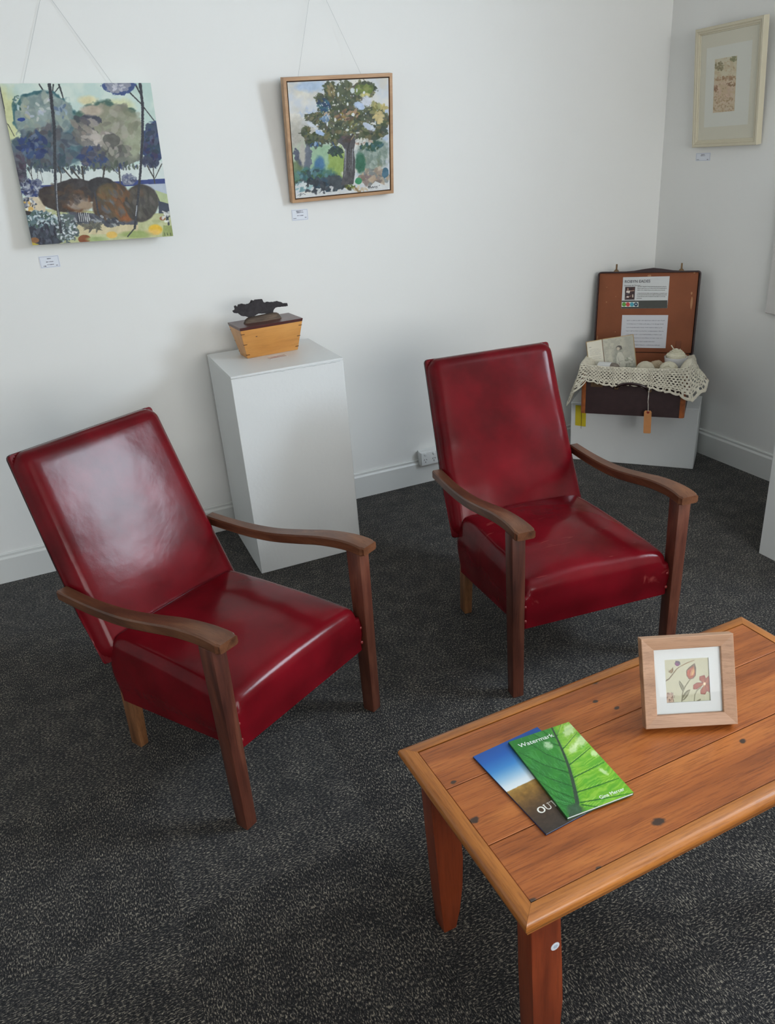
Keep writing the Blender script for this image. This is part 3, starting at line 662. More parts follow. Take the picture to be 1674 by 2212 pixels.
e.rotation_euler = (-lean, 0, math.atan2(-.070, .162)); e.rotation_mode = 'XYZ'
# leaning back: rotate about its bottom edge so the top moves away from the viewer
ring = [(0, .0225), (0, .001), (.001, 0), (.0235, .0035), (.0245, .0045), (.0245, .0225)]
bm = bmesh.new(); frame_ring(bm, S_, S_, .0245, ring); mkobj('frame', bm, M_oak, e, smooth=False)
bm = bmesh.new(); frame_ring(bm, S_-.046, S_-.046, .0245, [(0, .0125), (0, .0105), (.0235, .0105), (.0235, .0125)], .023); mo = mkobj('mount', bm, M_mat, e, smooth=False)
paint_panel('flower_painting', .086, .086, .001, 220, 220, [(435, 470), (1130, 432), (1175, 1112), (482, 1150)], (184, 184, 158), paint_flower, M_art, e).location = (0, .0128, .0462)
bm = bmesh.new(); box(bm, -S_/2+.024, S_/2-.024, .0058, .0072, .024, S_-.024); mkobj('glass', bm, M_pglass, e, smooth=False)
bm = bmesh.new(); box(bm, -S_/2+.004, S_/2-.004, .0225, .0245, .004, S_-.004); mkobj('backing', bm, plain('backing_card', (70, 62, 54), .8), e, smooth=False)
# easel strut behind the frame reaching down to the table
sx0 = .0245; h0 = .13; bl = h0*math.cos(lean)-.0245*math.sin(lean)
bm = bmesh.new(); top = Vector((0, .0255, h0)); up_l = Vector((0, -math.sin(lean), math.cos(lean)))  # world up seen in the leaning frame
hz = (up_l.dot(top)); back_l = Vector((0, math.cos(lean), math.sin(lean))); foot = top-up_l*(hz+.0095)+back_l*.045
dv = (foot-top).normalized(); 
P8 = []
for pz in (foot, top):
    for sxx, o in ((-1, 0), (1, 0), (1, 1), (-1, 1)): P8.append(pz+Vector((sxx*.016, 0, 0))+Vector((0, 1, 0))*(.002*o))
hexa(bm, P8); mkobj('easel_strut', bm, plain('strut_card', (60, 54, 48), .8), e, smooth=False)
#@@PART3

# ------------------------------------------------------------------ white plinths
def plinth(w, d, h, loc, rz, label, lip=True):
    e = empty('display_plinth', loc, rz, label, 'plinth')
    bm = bmesh.new(); box(bm, 0, w, 0, d, 0, h-.008, .002, 1); mkobj('body', bm, M_plinth, e)
    bm = bmesh.new(); box(bm, -.0006, w+.0006, -.0006, d+.0006, h-.0085, h, .0015, 1); mkobj('top_board', bm, M_plinth, e)
    return e
PLX, PLY, PLH = -2.4088, -.5161, .8396
pl = plinth(.4466, .4365, PLH, (PLX, PLY, 0), -.0046, 'tall white display plinth holding the wooden box, behind the left armchair')
# chipped paint line along the top front edge
bm = bmesh.new(); rnd = random.Random(5); pts = [(.002+k*.0105, -.0013, PLH-.0098-.0022*rnd.random()*(k % 2)) for k in range(42)]
tube(bm, pts, [.0003+.0007*rnd.random() for _ in pts], 5)
mkobj('paint_chips', bm, plain('chip_grey', (182, 187, 188), .6), pl)
low = plinth(.6162, .2194, .3140, (-.6123, -.1500, 0), -.8266, 'low white plinth in the room corner under the open suitcase')
plinth(.36, .42, .84, (-.6010, -1.8169, 0), 0, 'white plinth cut off by the right edge of the view')

# ------------------------------------------------------------------ wooden box with dark lid on the tall plinth
M_box = wood('honey_timber', (196, 134, 66), (212, 150, 78), (222, 164, 92), 'x', rough=.38, coat=.2, fine=.08, scale=.9, stretch=8)
M_lid = wood('dark_red_timber', (62, 26, 26), (80, 34, 33), (94, 42, 38), 'x', rough=.33, coat=.2, fine=.15)
M_spline = plain('dark_spline', (70, 34, 22), .45)
BC = Matrix.Translation((PLX+.2325, PLY+.2950, PLH+.0003)) @ Matrix.Rotation(.070, 4, 'Z')
bx = empty('keepsake_box', (0, 0, 0), 0, 'honey coloured wooden box with splayed sides and dark lid on the tall plinth', 'wooden box'); bx.matrix_world = BC
bw0, bd0, bw1, bd1, bh = .109, .046, .1310, .0765, .118
bm = bmesh.new(); hexa(bm, [(-bw0, -bd0, 0), (bw0, -bd0, 0), (bw0, bd0, 0), (-bw0, bd0, 0), (-bw1, -bd1, bh), (bw1, -bd1, bh), (bw1, bd1, bh), (-bw1, bd1, bh)], .001, 1)
body = mkobj('body', bm, M_box, bx)
f2 = bw1+.0024; g2 = bd1+.005
bm = bmesh.new(); hexa(bm, [(-bw1-.0003, -bd1-.0003, bh), (bw1+.0003, -bd1-.0003, bh), (bw1+.0003, bd1+.0003, bh), (-bw1-.0003, bd1+.0003, bh), (-f2, -g2, bh+.012), (f2, -g2, bh+.012), (f2, g2, bh+.012), (-f2, g2, bh+.012)], .0008, 1)
mkobj('lid', bm, M_lid, bx)
for sx in (-1, 1):
    for sy in (-1, 1):
        for t in (.13, .50, .87):
            w_ = bw0+(bw1-bw0)*t; d_ = bd0+(bd1-bd0)*t; z = bh*t; n_ = .0006
            bm = bmesh.new()
            sl = (bd1-bd0)/bh
            # small key wrapping the corner: a strip on the front/back face and a strip on the end face
            hexa(bm, [(sx*(w_-.0135), sy*(d_-.003), z-.0012), (sx*(w_+n_), sy*(d_-.003), z-.0012), (sx*(w_+n_), sy*(d_+n_), z-.0012), (sx*(w_-.0135), sy*(d_+n_), z-.0012),
                      (sx*(w_-.0135), sy*(d_-.003), z+.0012), (sx*(w_+n_), sy*(d_-.003), z+.0012), (sx*(w_+n_), sy*(d_+n_+.0008), z+.0012), (sx*(w_-.0135), sy*(d_+n_+.0008), z+.0012)])
            hexa(bm, [(sx*(w_-.003), sy*(d_-.009), z-.0012), (sx*(w_+n_), sy*(d_-.009), z-.0012), (sx*(w_+n_), sy*(d_+n_), z-.0012), (sx*(w_-.003), sy*(d_+n_), z-.0012),
                      (sx*(w_-.003), sy*(d_-.009), z+.0012), (sx*(w_+n_+.0004), sy*(d_-.009), z+.0012), (sx*(w_+n_+.0004), sy*(d_+n_), z+.0012), (sx*(w_-.003), sy*(d_+n_), z+.0012)])
            mkobj('corner_key', bm, M_spline, body, smooth=False)
bm = bmesh.new(); lathe(bm, [(.0001, 0), (.004, 0), (.0036, .0004), (.0001, .0005)], 12, Matrix.Translation((-.066, -(bd0+(bd1-bd0)*.73)-.0004, bh*.73)) @ Matrix.Rotation(PI/2-.41, 4, 'X') @ Matrix.Diagonal((1, .45, 1, 1)), cap=False)
mkobj('knot_mark', bm, M_spline, body, smooth=False)
# sculpture: dark metal silhouette on a driftwood foot, standing on the lid
SX = BC @ Matrix.Translation((.002, 0, bh+.012))
sc = empty('metal_sculpture', (0, 0, 0), 0, 'dark jagged metal sculpture on driftwood foot, standing on the wooden box', 'sculpture'); sc.matrix_world = SX
sil = [(-0.1295, 0.1871), (-0.1186, 0.1918), (-0.1207, 0.2029), (-0.1144, 0.2062), (-0.1104, 0.2024), (-0.1114, 0.1961), (-0.1025, 0.2086), (-0.0861, 0.209), (-0.0729, 0.2041), (-0.0467, 0.2066), (-0.0515, 0.2138), (-0.0461, 0.2178), (-0.0386, 0.213), (-0.0334, 0.2165), (-0.0039, 0.2153), (-0.0014, 0.2117), (-0.0052, 0.2069), (0.0069, 0.1996), (0.0192, 0.2017), (0.0283, 0.1985), (0.045, 0.1971), (0.0574, 0.1986), (0.0748, 0.1926), (0.0824, 0.186), (0.1006, 0.1843), (0.1016, 0.1731), (0.0782, 0.1734), (0.0589, 0.1752), (0.0464, 0.1727), (0.0379, 0.1641), (0.0355, 0.1557), (0.0148, 0.1535), (-0.0013, 0.1584), (-0.0159, 0.1594), (-0.0252, 0.1609), (-0.035, 0.1591), (-0.0445, 0.1535), (-0.054, 0.1539), (-0.0709, 0.1522), (-0.0801, 0.1582), (-0.097, 0.1625), (-0.108, 0.174), (-0.1258, 0.1789)]
sil = [(x, z-.130) for x, z in sil]
# roughen the outline
o2 = []
for i, p in enumerate(sil):
    q = sil[(i+1) % len(sil)]; o2.append(p); L_ = math.hypot(q[0]-p[0], q[1]-p[1]); k = int(L_/.004)
    for j in range(1, k+1):
        t = j/(k+1); nx_, nz_ = -(q[1]-p[1])/L_, (q[0]-p[0])/L_; a = .0009*(random.random()-.5)*2
        o2.append((p[0]+(q[0]-p[0])*t+nx_*a, p[1]+(q[1]-p[1])*t+nz_*a))
bm = bmesh.new(); f1, fb = prism(bm, o2, -.0032, .0032)
bmesh.ops.triangulate(bm, faces=[f1, fb])
bmesh.ops.subdivide_edges(bm, edges=[e_ for e_ in bm.edges if e_.calc_length() > .01], cuts=2, use_grid_fill=False)
bmesh.ops.triangulate(bm, faces=[f_ for f_ in bm.faces if len(f_.verts) > 4])
for v in bm.verts:
    v.co.y += .0015*mnoise.noise(v.co*60)+.003*mnoise.noise(v.co*14)
mkobj('metal_figure', bm, plain('weathered_iron', (52, 48, 50), rough=.62, metal=.35, bump=.9, bscale=420, var=.35, vscale=60), sc, sharp=30)
bm = bmesh.new(); dw = [(-0.0893, 0.0), (-0.0880, 0.0075), (-0.0805, 0.0175), (-0.071, 0.0215), (-.03, .0235), (0.0346, 0.0265), (0.0560, 0.0225), (0.0650, 0.012), (.066, 0.0)]
rows = []
for i in range(22):
    t = i/21; x = -.0893+(.066+.0893)*t; zt_ = np.interp(x, [p[0] for p in dw], [p[1] for p in dw]); zt_ = max(.004, float(zt_)); wd = .017*min(1, .55+3*min(t, 1-t))
    ring_ = []
    for k in range(10):
        a = PI*k/9; ring_.append(bm.verts.new((x+.001*mnoise.noise(Vector((i, k, 3))), -wd*math.cos(a), .0003+zt_*math.sin(a)**.6 if 0 < k < 9 else .0003)))
    rows.append(ring_)
for a, b in zip(rows, rows[1:]):
    for k in range(9): bm.faces.new((a[k], a[k+1], b[k+1], b[k]))
    bm.faces.new((a[0], b[0], b[9], a[9]))
bm.faces.new(rows[0]); bm.faces.new(rows[-1][::-1])
mkobj('driftwood_foot', bm, wood('driftwood', (66, 54, 46), (94, 80, 68), (124, 104, 86), 'x', rough=.8, fine=.4, scale=3), sc, sharp=60)
# faint clear label on the plinth in front of the box
M_clear, nt_, b_ = newmat('clear_acrylic'); b_.inputs['Base Color'].default_value = rgb(235, 226, 222); b_.inputs['Roughness'].default_value = .12; b_.inputs['Alpha'].default_value = .55
tg = empty('acrylic_label', (PLX+.236, PLY+.186, PLH+.0002), .10, 'small clear label lying on the tall plinth in front of the wooden box', 'label')
bm = bmesh.new(); box(bm, -.036, .036, -.018, .018, 0, .0015, .0004, 1); mkobj('plate', bm, M_clear, tg, smooth=False)
bm = bmesh.new(); box(bm, -.030, -.004, .001, .004, .0015, .0018); box(bm, -.022, .020, -.006, -.0045, .0015, .0018); box(bm, -.012, .024, .007, .010, .0015, .0018)
mkobj('label_print', bm, plain('label_print_red', (176, 128, 124), .5), tg, smooth=False)

# ------------------------------------------------------------------ paintings
M_canvas = attr_mat('acrylic_on_canvas', rough=.5, bump=.25, bscale=260, spec=.4)
def paint_trees(P):
    X, Y = P.X, P.Y
    P.wash((214, 224, 212), 120, .5, .3, .7); P.wash((172, 200, 190), 150, .6, .2, .5, ox=40)
    P.blob(70, 470, 110, 300, (206, 208, 150), rough=.4, rs=90, soft=.6, alpha=.9); P.blob(520, 560, 60, 120, (214, 212, 150), rough=.4, soft=.6, alpha=.8)
    P.blob(800, 270, 90, 40, (216, 208, 164), soft=.7); P.blob(1080, 310, 130, 60, (206, 212, 168), soft=.7); P.blob(150, 390, 22, 40, (212, 176, 70), soft=.5)
    tk = (58, 62, 66)
    for s_, w_ in (([(10, 150), (45, 350), (60, 520), (70, 720)], 13), ([(0, 420), (80, 500), (130, 600)], 9), ([(0, 520), (60, 640), (105, 745)], 12), ([(365, 135), (405, 200), (450, 250)], 13), ([(490, 135), (480, 220)], 14), ([(545, 150), (480, 230)], 10), ([(540, 135), (560, 200), (580, 270)], 16), ([(1130, 155), (1270, 290), (1410, 465)], 13), ([(1225, 130), (1268, 210)], 16)):
        P.stroke(s_, w_, tk, w_*.7)
    P.blob(1060, 140, 150, 75, (62, 84, 136), rough=.35, rs=40); P.blob(1060, 140, 118, 58, (142, 146, 160), rough=.35, rs=30); P.daubs(20, (1050, 140, 90, 40), 9, [(190, 192, 200), (120, 126, 150)])
    # right blue tree
    P.blob(1370, 650, 110, 200, (52, 72, 112), rough=.35, rs=45); P.daubs(80, (1380, 640, 90, 170), 16, [(36, 58, 110), (44, 62, 80), (70, 84, 110), (48, 76, 96), (58, 52, 84)])
    # left crown
    P.blob(400, 430, 290, 235, (56, 104, 112), rough=.22, rs=80); P.blob(410, 440, 272, 215, (136, 154, 150), rough=.22, rs=80, var=26)
    P.blob(430, 700, 340, 205, (92, 108, 120), rough=.22, rs=60, var=30); P.blob(680, 660, 120, 160, (84, 118, 128), rough=.3, rs=60, soft=.5)
    P.daubs(90, (400, 430, 230, 190), 26, [(142, 158, 152), (128, 146, 144), (158, 166, 150), (118, 138, 140)], alpha=.6)
    P.daubs(120, (430, 700, 300, 165), 24, [(82, 94, 106), (72, 82, 100), (100, 112, 118), (62, 88, 100), (88, 86, 92)], alpha=.75)
    P.daubs(50, (300, 680, 130, 120), 16, [(44, 70, 128), (58, 84, 128), (40, 60, 110), (92, 108, 130)], alpha=.85)
    P.daubs(16, (380, 350, 170, 110), 14, [(196, 200, 196), (176, 182, 200), (176, 176, 140)], alpha=.7); P.daubs(10, (560, 370, 60, 60), 12, [(102, 122, 150), (150, 170, 186)])
    P.blob(200, 450, 34, 16, (34, 66, 140), rough=.3, rs=20); P.daubs(12, (175, 300, 50, 60), 10, [(60, 100, 92), (190, 206, 206)])
    P.daubs(40, (430, 880, 260, 40), 10, [(60, 74, 92), (74, 92, 88), (88, 96, 104)], ang=1.4)
    # right crown
    P.blob(960, 500, 300, 225, (72, 106, 96), rough=.2, rs=70); P.blob(980, 520, 285, 215, (146, 148, 128), rough=.2, rs=70, var=24)
    P.blob(880, 780, 190, 100, (72, 84, 116), rough=.3, rs=50); P.blob(1060, 740, 210, 125, (112, 116, 106), rough=.25, rs=60); P.blob(1200, 600, 85, 190, (152, 158, 132), rough=.2, soft=.4)
    P.daubs(80, (1010, 480, 230, 180), 26, [(150, 150, 128), (134, 138, 116), (164, 158, 144), (126, 126, 112)], alpha=.6)
    P.blob(820, 440, 95, 50, (74, 78, 92), rough=.4, rs=30, rot=.2); P.daubs(40, (760, 540, 110, 110), 20, [(98, 96, 98), (112, 110, 106), (152, 144, 136), (78, 80, 90)], ang=.6)
    P.daubs(40, (900, 620, 150, 70), 20, [(186, 178, 168), (160, 152, 142), (120, 118, 116)], ang=.4); P.blob(1000, 620, 75, 60, (98, 98, 92), rough=.3); P.daubs(30, (1030, 720, 150, 60), 20, [(88, 88, 84), (112, 114, 104), (146, 142, 132)])
    P.daubs(50, (830, 770, 120, 90), 16, [(44, 66, 118), (52, 78, 120), (74, 78, 96), (96, 94, 102)]); P.blob(830, 360, 90, 45, (180, 166, 148), soft=.5)
    # pale band, sea, little trunks
    P.poly([(240, 885), (760, 905), (900, 885), (1490, 800), (1490, 965), (1000, 1005), (380, 1050), (250, 1000)], (206, 216, 212), var=8)
    P.daubs(40, (550, 895, 330, 20), 10, [(72, 88, 100), (60, 76, 90)], ang=1.5); P.daubs(50, (1000, 860, 260, 28), 12, [(84, 92, 92), (92, 104, 90), (56, 72, 112)], ang=1.5); P.daubs(30, (1360, 810, 90, 40), 12, [(48, 56, 84), (70, 78, 100)], ang=1.4)
    P.poly([(340, 1045), (1000, 1000), (1490, 962), (1495, 1020), (1000, 1050), (340, 1085)], (46, 66, 132), var=16)
    for s_, w_ in (([(520, 870), (545, 940), (540, 1020)], 12), ([(560, 880), (650, 985)], 14), ([(640, 890), (740, 1010)], 18), ([(735, 870), (750, 1010)], 20), ([(690, 900), (735, 940)], 8), ([(785, 850), (755, 910)], 8), ([(940, 870), (925, 970)], 20), ([(1070, 870), (1085, 1030)], 16), ([(1005, 870), (1065, 930)], 8), ([(1330, 850), (1390, 960), (1410, 1070)], 13), ([(1380, 850), (1392, 960)], 9), ([(1460, 830), (1400, 960)], 10), ([(240, 880), (290, 1000)], 8), ([(270, 880), (280, 1000)], 7), ([(330, 900), (330, 1000)], 6), ([(355, 910), (380, 1020)], 5), ([(1400, 1050), (1450, 1200), (1440, 1290), (1330, 1420), (1260, 1500)], 13)):
        P.stroke(s_, w_, (68, 66, 62), w_*.7)
    # left margin bush
    P.blob(150, 900, 90, 150, (82, 82, 96), rough=.4, rs=40); P.daubs(50, (150, 880, 70, 130), 14, [(66, 66, 80), (96, 98, 108), (78, 66, 84)])
    P.blob(280, 1070, 90, 90, (110, 118, 140), rough=.4, rs=30); P.daubs(60, (250, 1090, 110, 90), 10, [(176, 182, 192), (92, 100, 130), (60, 66, 96), (46, 62, 120)]); P.poly([(145, 1080), (180, 1080), (190, 1160), (160, 1150)], (36, 56, 126))
    P.blob(1160, 975, 70, 50, (120, 126, 146), rough=.4, rs=20); P.daubs(20, (1160, 975, 60, 40), 8, [(80, 90, 120), (160, 166, 176)])
    P.poly([(1250, 1020), (1500, 1010), (1510, 1110), (1400, 1080)], (176, 186, 200)); P.poly([(1400, 1070), (1520, 1110), (1540, 1200), (1450, 1180)], (176, 190, 140)); P.poly([(1430, 1170), (1545, 1200), (1560, 1320), (1440, 1330)], (60, 70, 88))
    # ground
    P.poly([(200, 1260), (1560, 1290), (1580, 1520), (260, 1620)], (186, 190, 140), var=22); P.poly([(200, 1160), (380, 1150), (400, 1290), (230, 1300)], (206, 190, 160), var=20)
    P.daubs(40, (250, 1220, 60, 60), 9, [(216, 170, 80), (120, 126, 140), (216, 216, 214), (60, 66, 84)])
    P.poly([(660, 1380), (1250, 1400), (1240, 1480), (700, 1500)], (206, 192, 150), var=16); P.poly([(600, 1280), (1250, 1330), (1240, 1400), (650, 1390)], (84, 88, 100), var=20)
    # boulders
    P.blob(700, 1090, 250, 110, (58, 54, 56), rough=.12, rs=90); P.blob(540, 1170, 215, 118, (60, 50, 46), rough=.12, rs=90, rot=.15); P.blob(910, 1040, 130, 85, (54, 54, 58), rough=.15)
    P.blob(680, 1190, 135, 98, (110, 72, 44), rough=.2, rs=50, var=26, soft=.3); P.blob(690, 1185, 105, 78, (146, 132, 120), rough=.2, rs=40, soft=.3); P.blob(755, 1225, 80, 35, (158, 136, 112), rough=.3, soft=.4); P.blob(716, 1160, 14, 14, (36, 36, 42))
    P.blob(1010, 1200, 185, 195, (84, 66, 50), rough=.1, rs=90, rot=.5, var=24); P.blob(1130, 1290, 95, 80, (140, 82, 38), rough=.2, rs=40, soft=.4, var=26); P.blob(960, 1120, 80, 90, (100, 88, 56), rough=.25, soft=.6); P.blob(975, 1220, 60, 65, (96, 104, 112), rough=.25, soft=.6); P.blob(1070, 1150, 60, 60, (132, 80, 40), soft=.8, rough=.4)
    P.blob(1275, 1195, 155, 175, (66, 62, 58), rough=.08, rs=90, var=14); P.blob(1310, 1190, 105, 120, (84, 84, 76), rough=.1, soft=.5); P.blob(1230, 1110, 90, 50, (88, 74, 60), soft=.7)
    P.daubs(70, (600, 1120, 190, 80), 16, [(66, 58, 54), (78, 64, 54), (54, 50, 54), (96, 70, 50)], alpha=.5, asp=2.6); P.daubs(70, (1020, 1190, 150, 160), 16, [(92, 76, 52), (112, 82, 50), (70, 62, 56), (128, 84, 48), (90, 92, 96)], alpha=.55, asp=2.6, ang=1.0); P.daubs(50, (1280, 1190, 120, 140), 16, [(72, 70, 64), (92, 90, 80), (60, 56, 56)], alpha=.5, asp=2.6, ang=1.2)
    P.stroke([(850, 1100), (880, 1300), (960, 1400)], 16, (58, 60, 70)); P.daubs(60, (880, 1370, 260, 45), 12, [(92, 98, 108), (56, 60, 72), (150, 156, 158), (70, 76, 84)], ang=.5)
    for k in range(12): P.stroke([(690+k*9, 1290+6*(k % 3)), (700+k*9, 1375)], 5, (205, 206, 206) if k % 2 else (50, 54, 66))
    P.daubs(30, (830, 1420, 90, 30), 9, [(84, 84, 76), (110, 108, 92)], asp=4)
    # lower left bush with white flowers
    P.blob(340, 1390, 170, 110, (88, 112, 120), rough=.35, rs=40); P.blob(400, 1500, 170, 130, (48, 54, 68), rough=.3, rs=50); P.blob(580, 1440, 110, 140, (84, 100, 102), rough=.4, rs=30)
    P.daubs(120, (350, 1370, 150, 80), 9, [(100, 126, 132), (140, 162, 168), (60, 78, 88), (70, 96, 84)]); P.daubs(60, (410, 1510, 130, 90), 14, [(42, 46, 62), (58, 66, 80), (76, 84, 98)], ang=1.4)
    P.daubs(110, (590, 1450, 95, 120), 8, [(214, 218, 220), (180, 192, 196), (60, 70, 76), (96, 112, 104)]); P.daubs(40, (400, 1350, 170, 60), 7, [(208, 214, 214), (190, 204, 208)])
    P.poly([(205, 1280), (265, 1290), (250, 1320), (210, 1325)], (48, 44, 48)); P.blob(285, 1560, 40, 26, (140, 92, 50)); P.poly([(255, 1575), (330, 1600), (270, 1612)], (190, 170, 60))
    P.blob(750, 1540, 58, 38, (142, 80, 42), rough=.15, rs=50); P.blob(1005, 1498, 52, 32, (226, 184, 84), rough=.1, soft=.3); P.blob(1405, 1440, 62, 48, (236, 188, 40), rough=.15, soft=.35); P.blob(1385, 1470, 70, 30, (228, 188, 120), soft=.8, alpha=.6)
    P.blob(1470, 1335, 26, 20, (150, 92, 56)); P.poly([(1480, 1400), (1560, 1400), (1572, 1500), (1470, 1505)], (146, 160, 92), var=20); P.blob(1220, 1490, 130, 34, (150, 168, 96), soft=.6); P.blob(860, 1540, 90, 26, (160, 178, 116), soft=.6)
    P.stroke([(1500, 1270), (1530, 1390)], 18, (54, 60, 70)); P.daubs(14, (1500, 1310, 30, 60), 10, [(60, 66, 76), (216, 216, 210)])
    # tall trunks
    P.stroke([(455, 135), (468, 250), (490, 500), (490, 800), (492, 1050), (505, 1250), (535, 1480)], 30, (56, 60, 68), 24); P.stroke([(500, 1000), (505, 1250), (525, 1380)], 8, (180, 186, 190), 6, alpha=.7, rough=.6)
    P.stroke([(1262, 120), (1285, 300), (1285, 600), (1270, 850), (1245, 1150), (1215, 1430)], 26, (52, 56, 66), 20); P.stroke([(1235, 1220), (1225, 1310)], 9, (190, 194, 198), alpha=.8, rough=.6); P.stroke([(1215, 1430), (1150, 1510)], 12, (60, 66, 62))
    for x in (1490, 1515, 1545): P.stroke([(x, 1470), (x+6, 1495)], 6, (72, 84, 50))
    P.C = P.C*1.05-8
cv = empty('canvas_painting', (-2.7036, -.060, 1.5895), 0, 'unframed square canvas of tall trees and round boulders, hanging at far left', 'painting')
cv.rotation_euler = (math.atan(-.0609), .0377, -.0366)
p_ = paint_panel('canvas', .5096, .529, .030, 420, 430, [(5, 135), (1355, 105), (1572, 1500), (268, 1608)], (190, 212, 204), paint_trees, M_canvas, cv, side=(196, 214, 204), desat=.12); p_.location = (0, 0, -.2645)
M_wire = plain('nylon_line', (186, 188, 188), rough=.3)
def wires(parent, pts):
    MI = parent.matrix_world.inverted() if False else None
    bm = bmesh.new()
    for a, b in pts: tube(bm, [a, b], .0006, 5)
    o = mkobj('hanging_line', bm, M_wire, None); o.parent = parent
    bpy.context.view_layer.update(); o.matrix_parent_inverse = parent.matrix_world.inverted(); return o
bpy.context.view_layer.update()
wires(cv, [((-2.8765, -.010, 1.846), (-2.7500, -.006, 2.115)), ((-2.5623, -.014, 1.840), (-2.7170, -.006, 2.115)), ((-2.7500, -.006, 2.115), (-2.7335, -.004, 2.15)), ((-2.7170, -.006, 2.115), (-2.7335, -.004, 2.15))])

def paint_olive(P):
    X, Y = P.X, P.Y
    P.wash((196, 204, 214), 160, .5, .3, .8); P.wash((160, 182, 216), 110, .66, .1, .6, ox=9); P.wash((206, 200, 184), 140, .6, .2, .6, ox=70)
    P.blob(560, 290, 190, 60, (170, 190, 214), rough=.4, rs=60, soft=.7); P.blob(420, 900, 170, 200, (176, 172, 160), rough=.4, soft=.8)
    # middle distance washes
    P.blob(560, 1150, 300, 190, (168, 188, 160), rough=.4, rs=90, soft=.6); P.blob(700, 1160, 190, 200, (150, 186, 150), rough=.3, soft=.5); P.blob(850, 1200, 110, 190, (146, 172, 86), rough=.3, rs=60, soft=.3)
    P.blob(640, 1230, 60, 110, (70, 120, 162), rough=.3, soft=.5); P.blob(390, 1150, 40, 120, (86, 92, 110), rough=.4, rs=30, rot=-.3); P.blob(500, 1130, 50, 150, (104, 112, 126), rough=.45, rs=30); P.blob(440, 1080, 34, 140, (182, 178, 166), rough=.4, rs=30, soft=.5)
    P.blob(350, 1300, 90, 120, (110, 130, 90), rough=.4, soft=.5); P.blob(1280, 1130, 190, 200, (132, 150, 138), rough=.4, soft=.4); P.daubs(70, (1280, 1120, 150, 160), 16, [(150, 166, 152), (110, 132, 120), (170, 180, 172), (126, 140, 112)], ang=1.4, alpha=.6)
    P.blob(1130, 1200, 60, 130, (52, 110, 84), rough=.4, soft=.4); P.daubs(40, (1250, 1010, 130, 50), 14, [(40, 84, 74), (52, 96, 104), (60, 90, 60)])
    P.blob(580, 1350, 260, 100, (66, 118, 112), rough=.4, rs=60, soft=.4); P.daubs(110, (560, 1390, 280, 100), 18, [(60, 104, 110), (84, 130, 110), (58, 78, 84), (96, 140, 150), (70, 96, 60)], alpha=.8)
    P.daubs(90, (700, 1450, 300, 80), 18, [(58, 66, 74), (46, 54, 62), (74, 84, 92), (44, 70, 90)], alpha=.85); P.blob(830, 1430, 90, 80, (70, 78, 84), rough=.4, soft=.4)
    P.daubs(90, (1280, 1380, 170, 100), 20, [(150, 132, 118), (178, 156, 128), (128, 112, 108), (196, 176, 150), (120, 128, 128)], alpha=.8); P.blob(1100, 1420, 40, 40, (60, 150, 100)); P.daubs(20, (1010, 1470, 60, 50), 12, [(130, 140, 50), (70, 72, 50), (90, 110, 60)])
    P.poly([(350, 1440), (560, 1460), (560, 1530), (380, 1530)], (156, 190, 192), var=18); P.poly([(370, 1560), (1200, 1530), (1300, 1430), (1450, 1500), (1470, 1530), (380, 1620)], (214, 216, 214), var=14); P.daubs(40, (420, 1480, 70, 50), 14, [(206, 212, 210), (120, 160, 166)])
    P.daubs(26, (620, 1500, 240, 50), 14, [(216, 218, 216), (60, 66, 74)]); P.daubs(14, (1130, 1530, 90, 30), 12, [(206, 190, 160), (150, 120, 80)]); P.blob(1420, 1330, 40, 60, (70, 112, 134), rough=.4)
    # crown
    dk = [(76, 88, 60), (86, 94, 66), (62, 74, 58), (104, 106, 66), (92, 88, 74), (70, 84, 50), (120, 112, 76), (58, 72, 62)]
    def mass(cx, cy, rx, ry, n=60, s=18): P.blob(cx, cy, rx, ry, (76, 84, 64), rough=.75, rs=30, soft=.12, var=26); P.daubs(n, (cx, cy, rx, ry), s, dk, alpha=.85)
    mass(900, 640, 230, 260, 150); mass(970, 380, 130, 130, 70); mass(770, 350, 62, 110, 40, 15); mass(1180, 340, 130, 90, 50); mass(1040, 520, 170, 120, 60); mass(700, 700, 110, 100, 50); mass(600, 660, 110, 55, 36, 14); mass(1200, 640, 160, 90, 60)
    mass(1340, 600, 90, 50, 30, 14); mass(1400, 720, 70, 80, 30, 14); mass(1260, 850, 170, 80, 60); mass(620, 910, 130, 70, 50); mass(480, 820, 60, 60, 20, 12); mass(860, 850, 170, 130, 80); mass(1100, 760, 130, 150, 60); mass(660, 430, 50, 50, 14, 12)
    P.daubs(30, (1180, 340, 110, 60), 16, [(110, 130, 50), (90, 112, 48), (130, 140, 70)]); P.daubs(24, (790, 350, 40, 80), 12, [(130, 118, 70), (160, 140, 96), (90, 80, 50)], ang=1.2); P.daubs(26, (700, 520, 70, 80), 14, [(40, 84, 130), (52, 100, 110), (34, 62, 96)], ang=.9)
    P.daubs(20, (1330, 560, 100, 60), 16, [(150, 150, 96), (196, 180, 110), (120, 120, 60)]); P.daubs(18, (1350, 660, 50, 60), 18, [(214, 192, 130), (196, 176, 120)]); P.daubs(12, (1190, 400, 60, 20), 12, [(206, 194, 120), (180, 176, 110)])
    P.daubs(30, (950, 640, 170, 60), 14, [(150, 116, 80), (176, 140, 110), (150, 130, 50), (92, 74, 60)]); P.daubs(20, (1050, 760, 50, 110), 10, [(130, 132, 80), (110, 100, 60)], ang=-1.1); P.daubs(16, (720, 660, 60, 50), 14, [(96, 130, 166), (190, 166, 140), (150, 170, 190)]); P.daubs(14, (1180, 960, 120, 40), 13, [(190, 160, 140), (120, 96, 80), (206, 206, 200)])
